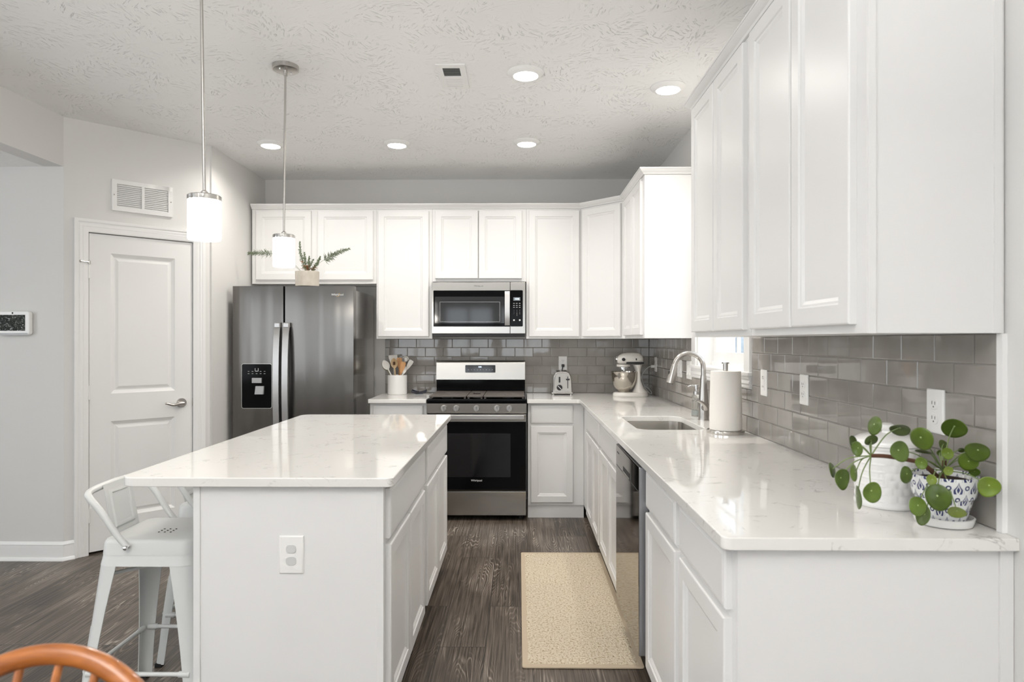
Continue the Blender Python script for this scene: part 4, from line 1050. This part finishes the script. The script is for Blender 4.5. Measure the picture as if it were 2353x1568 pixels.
b = MB(); b.lathe([(.052, zb + .033), (.052, kz(955)), (.045, kz(945))], c_, 32); b.build('bowl_clamp', 'chrome', t)
# mixer cord and its plug
b = MB(); YC = 5.50
b.box(1.075, 1.107, 5.40, 5.42, 1.140, 1.162, bev=.004)
b.tube([(1.09, 5.41, 1.151), (1.066, 5.42, 1.148), (1.040, 5.45, 1.122), (1.013, 5.47, 1.069), (1.022, 5.48, 1.024), (1.045, 5.49, .969), (1.076, 5.49, .930), (1.094, 5.48, .925), (1.086, 5.47, .946), (1.056, 5.46, .976), (1.030, 5.46, .980), (1.040, 5.47, .960), (1.07, 5.50, .925), (1.085, 5.55, .919)], .0032, n=8, smooth=6)
tag(b.build('power_cord', 'plug_white'), 'white power cord looping down behind the stand mixer', 'cord')

# ------------------------------------------------------------------ canister and potted plant
def weave(a, z):
    zz = z * 52; row = int(zz); k = a * 20 / (2 * PI) + (row % 2) * .5
    if z < .018 or z > .150: return 0
    if math.cos(a - R(200)) > .80:   # ladder pattern band
        return .0015 * (1 if (zz % 1) < .22 or (k % .5) < .12 else 0)
    return .0018 * abs(math.sin(PI * k)) ** .5 * abs(math.sin(PI * zz)) ** .5
CX, CY = 1.002, 1.815
t = thing('canister', 'white embossed ceramic canister with lid behind the potted plant', 'canister', (CX, CY, .914))
prof = [(.078, 0), (.0815, .003), (.0815, .012), (.079, .016)] + [(.0785, .018 + .133 * i / 64) for i in range(65)] + [(.079, .153), (.082, .156), (.082, .162)]
b = MB(); b.lathe(prof, (CX, CY, .914), 160, fn=weave); b.build('body', 'ceramic_white', t, smooth=60)
b = MB(); b.lathe([(.081, .1622), (.084, .165), (.084, .172), (.080, .179), (.066, .187), (.045, .192), (.014, .195), (.012, .200), (.018, .208), (.018, .216), (.010, .222)], (CX, CY, .914), 56); b.build('lid', 'ceramic_white', t)
PX, PY = 1.030, 1.625
PX = (2172 - 1192) * PY / 1524 * 1.004 - .002
PX = min(PX, 1.034)
t = thing('potted_plant', 'leafy green plant in a blue-patterned pot on the near worktop', 'plant', (PX, PY, .914))
b = MB(); b.lathe([(.048, 0), (.060, .002), (.064, .014), (.065, .020), (.061, .021), (.058, .010), (.03, .008)], (PX, PY, .914), 56); b.build('saucer', 'ceramic_white', t)
b = MB(); b.lathe([(.044, .009), (.046, .011), (.0615, .066), (.0625, .068), (.0665, .070), (.0745, .118), (.0735, .121), (.070, .120), (.066, .10), (.062, .095)], (0, 0, 0), 64)
pot = b.build('pot', 'pot_pattern', t, local=True)
b = MB(); b.lathe([(.0655, .106), (.05, .109), (.02, .112)], (PX, PY, .914), 32); b.build('soil', 'soil', t)
Pl = lambda cx, cy, Y: Vector(((1880 + cx / 3.7336 - 1192) * Y / 1524 * 1.003 - .0005, Y, EYE + (784 - (860 + cy / 3.7336)) / 1524 * Y))
crown = Vector((PX, PY, .914 + .118)); node = Pl(430, 695, 1.58)
stem = [crown - Vector((0, 0, .02)), Pl(880, 775, 1.585), Pl(740, 730, 1.575), Pl(560, 700, 1.575), node]
b = MB(); b.tube(stem, [.006, .0055, .005, .0048, .0045], n=8); b.tube([crown - Vector((0, 0, .015)), crown + Vector((.002, 0, .035))], .005, n=8); b.build('woody_stem', 'stem_brown', t)
#        cx   cy   rx   ry   rot(deg) depth  mat  root(0 crown,1 node)
LV = [(460, 435, 58, 78, -15, 1.57, 1, 1), (272, 595, 30, 72, 10, 1.60, 4, 1), (318, 635, 50, 62, 0, 1.56, 1, 1), (430, 565, 64, 40, 40, 1.58, 4, 1), (675, 467, 92, 52, -3, 1.56, 4, 1),
      (668, 655, 80, 86, 15, 1.545, 1, 0), (857, 545, 100, 94, 20, 1.56, 0, 0), (880, 655, 82, 22, -8, 1.60, 4, 0), (1132, 455, 115, 82, -8, 1.62, 1, 0), (1040, 600, 34, 42, 30, 1.68, 4, 0),
      (1080, 675, 53, 49, 0, 1.57, 2, 0), (1330, 655, 112, 82, -15, 1.54, 1, 0), (1253, 745, 92, 74, -15, 1.575, 0, 0), (1305, 830, 52, 38, 0, 1.58, 1, 0), (857, 757, 55, 50, 10, 1.53, 0, 0),
      (728, 855, 52, 70, 5, 1.55, 1, 0), (945, 900, 47, 46, 0, 1.53, 3, 0), (1083, 822, 43, 38, -20, 1.55, 3, 0), (995, 1045, 116, 108, 0, 1.505, 1, 0), (1425, 955, 103, 86, -20, 1.52, 2, 0),
      (1155, 1172, 84, 54, 0, 1.51, 3, 0), (825, 1125, 74, 80, 20, 1.525, 0, 0), (875, 1200, 62, 86, -15, 1.545, 1, 0), (437, 1003, 80, 86, 0, 1.56, 0, 1), (315, 1045, 26, 95, 3, 1.58, 1, 1),
      (180, 893, 62, 86, 5, 1.57, 1, 1), (292, 840, 31, 69, 0, 1.585, 0, 1), (105, 815, 22, 62, 15, 1.59, 4, 1), (1192, 645, 32, 20, 10, 1.66, 4, 0), (1012, 670, 30, 26, 0, 1.67, 4, 0)]
for k, (cx, cy, rx, ry, rot, Y, mi, root) in enumerate(LV):
    c = Pl(cx, cy, Y); s_ = Y / 1524 / 3.7336; D_ = math.hypot(c.x, Y); rx *= s_ * Y / D_; ry *= s_; rad = max(rx, ry)
    # a leaf is nearly round; a narrower outline comes from turning it about its long axis
    tilt = math.acos(min(1, max(.20, min(rx, ry) / rad))) * (1 if k % 2 else -1)
    base_ = frame(c, (Y, -c.x, 0), (-c.x, -Y, 0))
    ax = Matrix.Rotation(tilt, 4, 'Y') if ry >= rx else Matrix.Rotation(abs(tilt), 4, 'X')
    M = base_ @ Matrix.Rotation(R(rot), 4, 'Z') @ ax
    b = MB(M); n = 28; off = .10 * rad
    shape = lambda a: rad * (1 + .11 * max(0, math.cos(a + PI / 2)) ** 5 + .02 * math.sin(3 * a + k))
    cup = lambda q, a: .20 * rad * (q * q - .5) * (1 if k % 3 else -.6) + .05 * rad * q * math.sin(2 * a + k)
    v0 = b.verts([(0, off, cup(0, 0))])[0]; prev = None
    for q in (.075, .3, .6, .85, 1.):
        cur = b.verts([(q * shape(2 * PI * i / n) * math.cos(2 * PI * i / n), (1 - q) * off + q * shape(2 * PI * i / n) * math.sin(2 * PI * i / n), cup(q, 2 * PI * i / n)) for i in range(n)])
        b.mi = 1 if prev is None else 0
        for i in range(n):
            if prev is None: b.face([v0, cur[i], cur[(i + 1) % n]])
            else: b.face([prev[i], cur[i], cur[(i + 1) % n], prev[(i + 1) % n]])
        prev = cur
    lf = b.build('leaf', ['leaf%d' % mi, 'leaf_dot'], t, smooth=80)
    sm = lf.modifiers.new('thickness', 'SOLIDIFY'); sm.thickness = .0007; sm.offset = -1
    at = M @ Vector((0, off, cup(0, 0) - .001)); rt = (crown + Vector((0, 0, .01))) if root == 0 else node
    mid = rt.lerp(at, .55) + Vector((0, .006, .010))
    p = MB(); p.tube([rt, mid, at], [.0016, .0014, .0012], n=6, smooth=5); p.build('petiole', 'petiole', lf)

# ------------------------------------------------------------------ concrete pot with fern sprigs on the refrigerator
KX, KY, KZ = -1.595, 5.00, 1.7425
KZ = FZ + .0005
KY = 4.985
t = thing('potted_fern', 'round concrete pot with thin fern sprigs on top of the refrigerator', 'plant', (KX, KY, KZ))
b = MB(); b.lathe([(.083, 0), (.086, .002), (.088, .11), (.087, .113), (.080, .113), (.078, .10)], (KX, KY, KZ), 48); b.build('pot', 'concrete', t)
b = MB(); b.lathe([(.079, .098), (.05, .102), (.02, .103)], (KX, KY, KZ), 24); b.build('soil', 'soil', t)
Pf = lambda cx, cy, Y: Vector(((550 + cx / 7.843 - 1192) * Y / 1524 * 1.003 - .003, Y, EYE + (784 - (520 + cy / 7.843)) / 1524 * Y))
FR = [([(1185, 780), (1150, 640), (1100, 450), (1098, 265)], 5.00, 66, .7), ([(1195, 780), (1190, 650), (1178, 460)], 4.96, 44, .6), ([(1245, 785), (1255, 680), (1268, 535)], 4.98, 56, .5), ([(1290, 780), (1400, 690), (1470, 540)], 4.95, 62, .6),
      ([(1290, 790), (1450, 660), (1620, 560), (1800, 460), (1998, 405)], 4.97, 95, 0), ([(1150, 790), (900, 610), (590, 490), (330, 475), (155, 487)], 5.02, 70, 0), ([(1100, 785), (1005, 720), (800, 640)], 5.0, 0, 0), ([(1255, 785), (1290, 690), (1345, 590)], 4.96, 22, .4)]
for fi, (pts, Y, cnt, rust) in enumerate(FR):
    P3 = [Pf(x, y, Y + .01 * i) for i, (x, y) in enumerate(pts)]; P3[0] = Vector((KX + (P3[0].x - KX) * .6, KY, KZ + .10))
    b = MB(); b.tube(P3, .0013, n=5, smooth=5); r2 = random.Random(fi)
    seg = len(P3) - 1; s0 = .25 if rust == 0 else .12
    if fi == 5: s0 = .5
    if fi == 4: s0 = .38
    for i in range(cnt):
        s_ = (s0 + (1 - s0) * i / cnt) * seg; j = min(int(s_), seg - 1); p = P3[j].lerp(P3[j + 1], s_ - j); d = (P3[j + 1] - P3[j]).normalized()
        for sd in (-1, 1):
            L = (.046 if rust == 0 else .027) * (1.05 - .75 * i / cnt) * r2.uniform(.5, 1.2)
            nv = Vector((d.z, 0, -d.x)) * sd; q = p + (nv * r2.uniform(.3, 1.) + d * r2.uniform(.1, .9) + Vector((0, r2.uniform(-.9, .9), r2.uniform(-.25, .25)))).normalized() * L
            b.mi = 1 if (rust and i < cnt * .3 and r2.random() < .5) else 0
            b.tube([p, p.lerp(q, .5), q], [.0007, .0024 if rust else .0015, .0005], n=4, smooth=1)
            if rust == 0:
                q2 = p.lerp(q, .6) + Vector((0, r2.uniform(-.008, .008), r2.uniform(-.01, .01))); b.tube([p.lerp(q, .4), q2], [.0016, .0006], n=4, smooth=1)
    b.build('frond', ['frond_green', 'frond_rust'], t)

# ------------------------------------------------------------------ pendants, recessed lights, ceiling register
def pendant(label, x, y, ztop, zbot, tilt, topx):
    t = thing('pendant_light', label, 'pendant light', (x, y, zbot), group='pendant lights over the island')
    r = .0535
    b = MB(); b.lathe([(r * .90, zbot + .002), (r * .97, zbot), (r, zbot + .006), (r, ztop - .016), (r * .97, ztop - .012)], (x, y, 0), 48, cap0=False); b.lathe([(r * .9, zbot + .002), (r * .93, zbot + .01), (r * .93, zbot + .02)], (x, y, 0), 48, cap0=False, cap1=True)
    b.build('glass_shade', 'shade_glass', t)
    b = MB(); b.lathe([(r * 1.02, ztop - .018), (r * 1.03, ztop - .016), (r * 1.03, ztop - .003), (r * .95, ztop), (.012, ztop + .002), (.012, ztop + .012), (.006, ztop + .018)], (x, y, 0), 48); b.build('shade_cap', 'nickel_pol', t)
    b = MB(); b.tube([(x, y, ztop), (topx, y, CH - .02)], .0052, n=12); b.cyl((topx, y, CH - .05), (topx, y, CH - .02), .009, .011, n=14); b.build('rod', 'nickel', t)
    b = MB(); b.lathe([(.012, CH - .024), (.060, CH - .024), (.065, CH - .021), (.065, CH - .001), (.06, CH)], (topx, y, 0), 44); cn = b.build('canopy', 'nickel', t)
    for a in (60, 240):
        b = MB(); b.cyl((topx + .035 * math.cos(R(a)), y + .035 * math.sin(R(a)), CH - .024), (topx + .035 * math.cos(R(a)), y + .035 * math.sin(R(a)), CH - .028), .005, n=10); b.build('screw', 'chrome', cn)
    l = bpy.data.lights.new('pendant_bulb', 'POINT'); l.energy = 3.5; l.color = (1, .93, .84); l.shadow_soft_size = .05
    o = bpy.data.objects.new('pendant_bulb', l); COL.objects.link(o); o.parent = t; o.location = (0, 0, -.07)
pendant('near pendant with a glowing white glass cylinder, hanging over the island', -1.080, 2.268, 1.858, 1.706, 0, -1.093)
pendant('far pendant with white glass cylinder in front of the refrigerator', -1.186, 3.338, 1.894, 1.733, 0, -1.178)
def recessed(label, x, y, r=.095, first=[None]):
    t = thing('recessed_light', label, 'ceiling light', (x, y, CH - .022), group='round recessed ceiling lights')
    b = MB(); b.lathe([(r, 0), (r, -.003), (r * .93, -.010), (r * .74, -.019), (r * .68, -.021), (r * .66, -.018)], (x, y, CH), 48, cap0=False, cap1=False); b.build('trim_ring', 'trim_white', t)
    b = MB(); b.cyl((x, y, CH - .001), (x, y, CH - .0185), r * .67, n=40); b.build('lens', 'lens', t)
    l = bpy.data.lights.new('downlight', 'AREA'); l.shape = 'DISK'; l.size = r * 1.25; l.energy = 4.3; l.color = (1, .96, .91); l.spread = R(150)
    o = bpy.data.objects.new('downlight', l); COL.objects.link(o); o.parent = t; o.location = (0, 0, -.003)
recessed('round ceiling light right of the ceiling register', .036, 3.432)
recessed('round ceiling light closest to the right-hand cabinets', .816, 3.634)
recessed('round ceiling light over the refrigerator, behind the far pendant rod', -1.745, 4.649)
recessed('round ceiling light in the middle of the far row', -.855, 4.647)
recessed('round ceiling light in the far row, right end', .055, 4.626)
t = thing('ceiling_register', 'white rectangular ceiling air register with dark louvres', 'vent', (-.345, 3.478, CH - .008))
MC = frame((0, 0, CH), (1, 0, 0), (0, 0, -1), (0, 1, 0))
b = MB(MC); cx0, cx1, cy0, cy1 = -.419, -.270, 3.320, 3.636; win = [(-.388, -.300, 3.358, 3.462), (-.385, -.302, 3.478, 3.600)]
holed(b, win, cx0, cx1, cy0, cy1, 0, .007); b.build('register_frame', 'trim_white', t)
b = MB(MC); b.box(cx0 + .02, cx1 - .02, cy0 + .02, cy1 - .02, -.0005, .0008); b.build('dark_duct', 'duct_grey', t)
b = MB(MC)
for k in range(9):
    y = 3.362 + .0115 * k; v = b.verts([(-.389, y, .0065), (-.299, y, .0065), (-.299, y + .006, .001), (-.389, y + .006, .001)]); b.face(v); v = b.verts([(-.389, y + .001, .0065), (-.299, y + .001, .0065), (-.299, y + .007, .001), (-.389, y + .007, .001)]); b.face(v)
b.build('louvres', 'louvre_grey', t)
b = MB(MC)
for k in range(10):
    y = 3.480 + .012 * k; b.box(-.385, -.302, y, y + .0105, .001, .0062 - .0004 * (k % 2))
b.build('closed_louvres', 'trim_white', t)
b = MB(MC); b.box(-.346, -.340, 3.602, 3.625, .006, .014, bev=.002); b.build('damper_lever', 'trim_white', t)

# ------------------------------------------------------------------ rug
t = thing('rug', 'beige woven runner rug on the floor in front of the dishwasher', 'rug', (.27, 3.49, 0))
b = MB(); slab_bm(b, [rrect(.014, .522, 2.745, 4.236, .012, 4)], .0008, .0085, .003); b.build('border', 'rug_border', t)
b = MB(); n1, n2 = 26, 74; rg = []
for j in range(n2 + 1):
    rg.append([(.038 + .460 * i / n1, 2.770 + 1.441 * j / n2, .0085 + (.0022 if 0 < i < n1 and 0 < j < n2 else 0) + rng.uniform(-.0006, .0006)) for i in range(n1 + 1)])
b.loft(rg, close=False); b.build('woven_field', 'rug_weave', t, smooth=80)

# ------------------------------------------------------------------ counter stools
def stool():
    t = thing('counter_stool', 'nearest white metal counter stool with a low back, tucked under the island overhang', 'stool', (0, 0, 0), group='white metal counter stools')
    hs = .155; sh = .660
    rr = lambda h, r, z: [(x, y, z) for x, y in rrect(-h, h, -h, h, r, 7)]
    b = MB(); b.loft([rr(hs + .006, .042, sh - .052), rr(hs + .002, .040, sh - .012), rr(hs - .004, .038, sh - .002), rr(hs - .014, .032, sh), rr(hs - .05, .03, sh - .003), rr(hs - .09, .03, sh - .008), rr(.03, .02, sh - .010)], cap0=False); st = b.build('seat', 'stool_paint', t, local=True, smooth=50)
    b = MB()
    for i in range(3):
        for j in range(3):
            b.cyl((-.022 + .022 * i, -.02 + .02 * j, sh - .0098), (-.022 + .022 * i, -.02 + .02 * j, sh - .0085), .0035, n=8)
    b.build('drain_holes', 'dark_gap', st, local=True)
    b = MB(); b.loft([rr(hs + .012, .046, sh - .088), rr(hs + .0045, .043, sh - .050)], cap0=False, cap1=False); b.loft([rr(hs + .009, .044, sh - .088), rr(hs + .0015, .041, sh - .050)], cap0=False, cap1=False); b.build('apron', 'stool_paint', t, local=True, smooth=50)
    hb = .215; fl = .062
    for sx in (-1, 1):
        for sy in (-1, 1):
            b = MB(); rg = []
            for i in range(9):
                s_ = i / 8; z = .012 + (sh - .085 - .012) * s_; h = hb + (hs + .011 - hb) * s_; f = fl * (.62 + .55 * s_ ** 2); r = .018 + .028 * s_; sec = []
                oa = [(h, h - f), (h, h - r)] + [(h - r + r * math.cos(a), h - r + r * math.sin(a)) for a in (R(30), R(60))] + [(h - r, h), (h - f, h)]
                ia = [(x - .003, y - .003) for x, y in oa]; ia[0] = (h - .003, h - f); ia[-1] = (h - f, h - .003)
                rg.append([(sx * x, sy * y, z) for x, y in oa + ia[::-1]])
            b.loft(rg); lg = b.build('leg', 'stool_paint', t, local=True, smooth=50)
            b = MB(); b.box(sx * (hb - .028), sx * (hb + .001), sy * (hb - .028), sy * (hb + .001), 0, .016, bev=.003); b.build('foot_cap', 'rubber', lg, local=True)
            b = MB()
            hx = lambda z: hb + (hs + .011 - hb) * (z - .012) / (sh - .097)
            b.tube([(sx * (hx(.06) + .0005), sy * (hx(.06) - .027), .06), (sx * (hx(.20) + .0005), sy * (hx(.20) - .028), .20), (sx * (hx(.36) + .0005), sy * (hx(.36) - .030), .36)], [.003, .006, .003], n=8); b.build('rib', 'stool_paint', lg, local=True)
    zs = .210; q = hb + (hs + .011 - hb) * (zs / (sh - .085)) - .006
    for a in range(4):
        b = MB(Matrix.Rotation(R(90 * a), 4, 'Z')); b.tube([(-q + .012, -q, zs), (-q + .05, -q, zs), (-q + .06, -q, zs), (q - .06, -q, zs), (q - .05, -q, zs), (q - .012, -q, zs)], [.011, .011, .0075, .0075, .011, .011], n=10, smooth=2); b.build('stretcher', 'stool_paint', t, local=True)
    for a in (45, 135):
        b = MB(Matrix.Rotation(R(a), 4, 'Z')); b.tube([(-.205, 0, .535), (.205, 0, .535)], .007, n=8); b.build('cross_brace', 'stool_paint', t, local=True)
    b = MB(); b.tube([(-.050, -.166, .638), (-.085, -.168, .678), (-.14, -.170, .760), (-.182, -.168, .808), (-.199, -.150, .823), (-.204, -.10, .829), (-.203, 0, .833), (-.204, .10, .829), (-.199, .150, .823), (-.182, .168, .808), (-.14, .170, .760), (-.085, .168, .678), (-.050, .166, .638)], [.010, .011] + [.0118] * 9 + [.011, .010], n=12, smooth=5); b.build('back_rail', 'stool_paint', t, local=True)
    b = MB(frame((-.157, 0, .655), (0, -1, 0), (1, 0, 0), (-.036, 0, .19))); b.panel(.166, .186, [(0, 0), (0, .003), (.022, .003), (.027, .008), (.034, .008), (.038, .0045), (.04, .0045)], -.083, 0); b.build('backrest', 'stool_paint', t, local=True)
    for sy in (-1, 1):
        b = MB(); b.sphere((-.053, sy * .178, .640), .009, 14); b.build('bolt', 'chrome', t, local=True)
    return t
S1 = stool(); S1.location = (-1.310, 2.462, 0)
S2 = copy_tree(S1); S2.location = (-1.298, 2.955, 0); S2['label'] = 'second white metal counter stool, mostly hidden behind the near one'

# ------------------------------------------------------------------ wooden spindle-back chair in the foreground
t = thing('dining_chair', 'orange-brown wooden spindle-back dining chair, its bow top at the lower left', 'chair', (-.632, .72, 0))
HX, HY = -.632, .90
def hoop(a, dy=0.):   # a: 0..pi
    return Vector((HX - .205 * math.cos(a), HY - .10 * (1 - math.sin(a)) + dy, .715 + .215 * math.sin(a)))
pts = [Vector((HX - .185, HY - .20, .455)), Vector((HX - .203, HY - .13, .62))] + [hoop(R(9 * i)) for i in range(0, 21)] + [Vector((HX + .203, HY - .13, .62)), Vector((HX + .185, HY - .20, .455))]
b = MB(); b.tube(pts, .0140, n=14, smooth=4); b.build('bow_back', 'chair_wood', t)
for k in range(-3, 4):
    xt = HX + .007 + .0525 * k; u = (xt - HX) / .205; zt = .715 + .215 * math.sqrt(max(0, 1 - u * u)); yt = HY - .10 * (1 - math.sqrt(max(0, 1 - u * u)))
    b = MB(); b.tube([(HX + .04 * k, HY - .185, .452), (HX + .045 * k, HY - .13, .60), (xt, yt, zt - .004)], [.0075, .009, .0055], n=10); b.build('spindle', 'chair_wood', t)
b = MB(); b.loft([[(HX + x * k, .52 + y * k, z) for x, y in rrect(-.215, .215, -.20, .205, .09, 8)] for k, z in ((.93, .418), (1., .428), (1., .446), (.97, .455))]); b.build('seat', 'chair_wood', t)
for sx_ in (-1, 1):
    for sy_ in (-1, 1):
        b = MB(); b.tube([(HX + sx_ * .14, .52 + sy_ * .13, .42), (HX + sx_ * .165, .52 + sy_ * .155, .26), (HX + sx_ * .20, .52 + sy_ * .19, .0)], [.014, .020, .012], n=12); b.build('leg', 'chair_wood', t)
for sx_ in (-1, 1):
    b = MB(); b.tube([(HX + sx_ * .18, .36, .17), (HX + sx_ * .18, .52, .18), (HX + sx_ * .18, .68, .17)], [.008, .012, .008], n=10); b.build('stretcher', 'chair_wood', t)
b = MB(); b.tube([(HX - .18, .52, .18), (HX, .52, .18), (HX + .18, .52, .18)], [.008, .012, .008], n=10); b.build('stretcher', 'chair_wood', t)
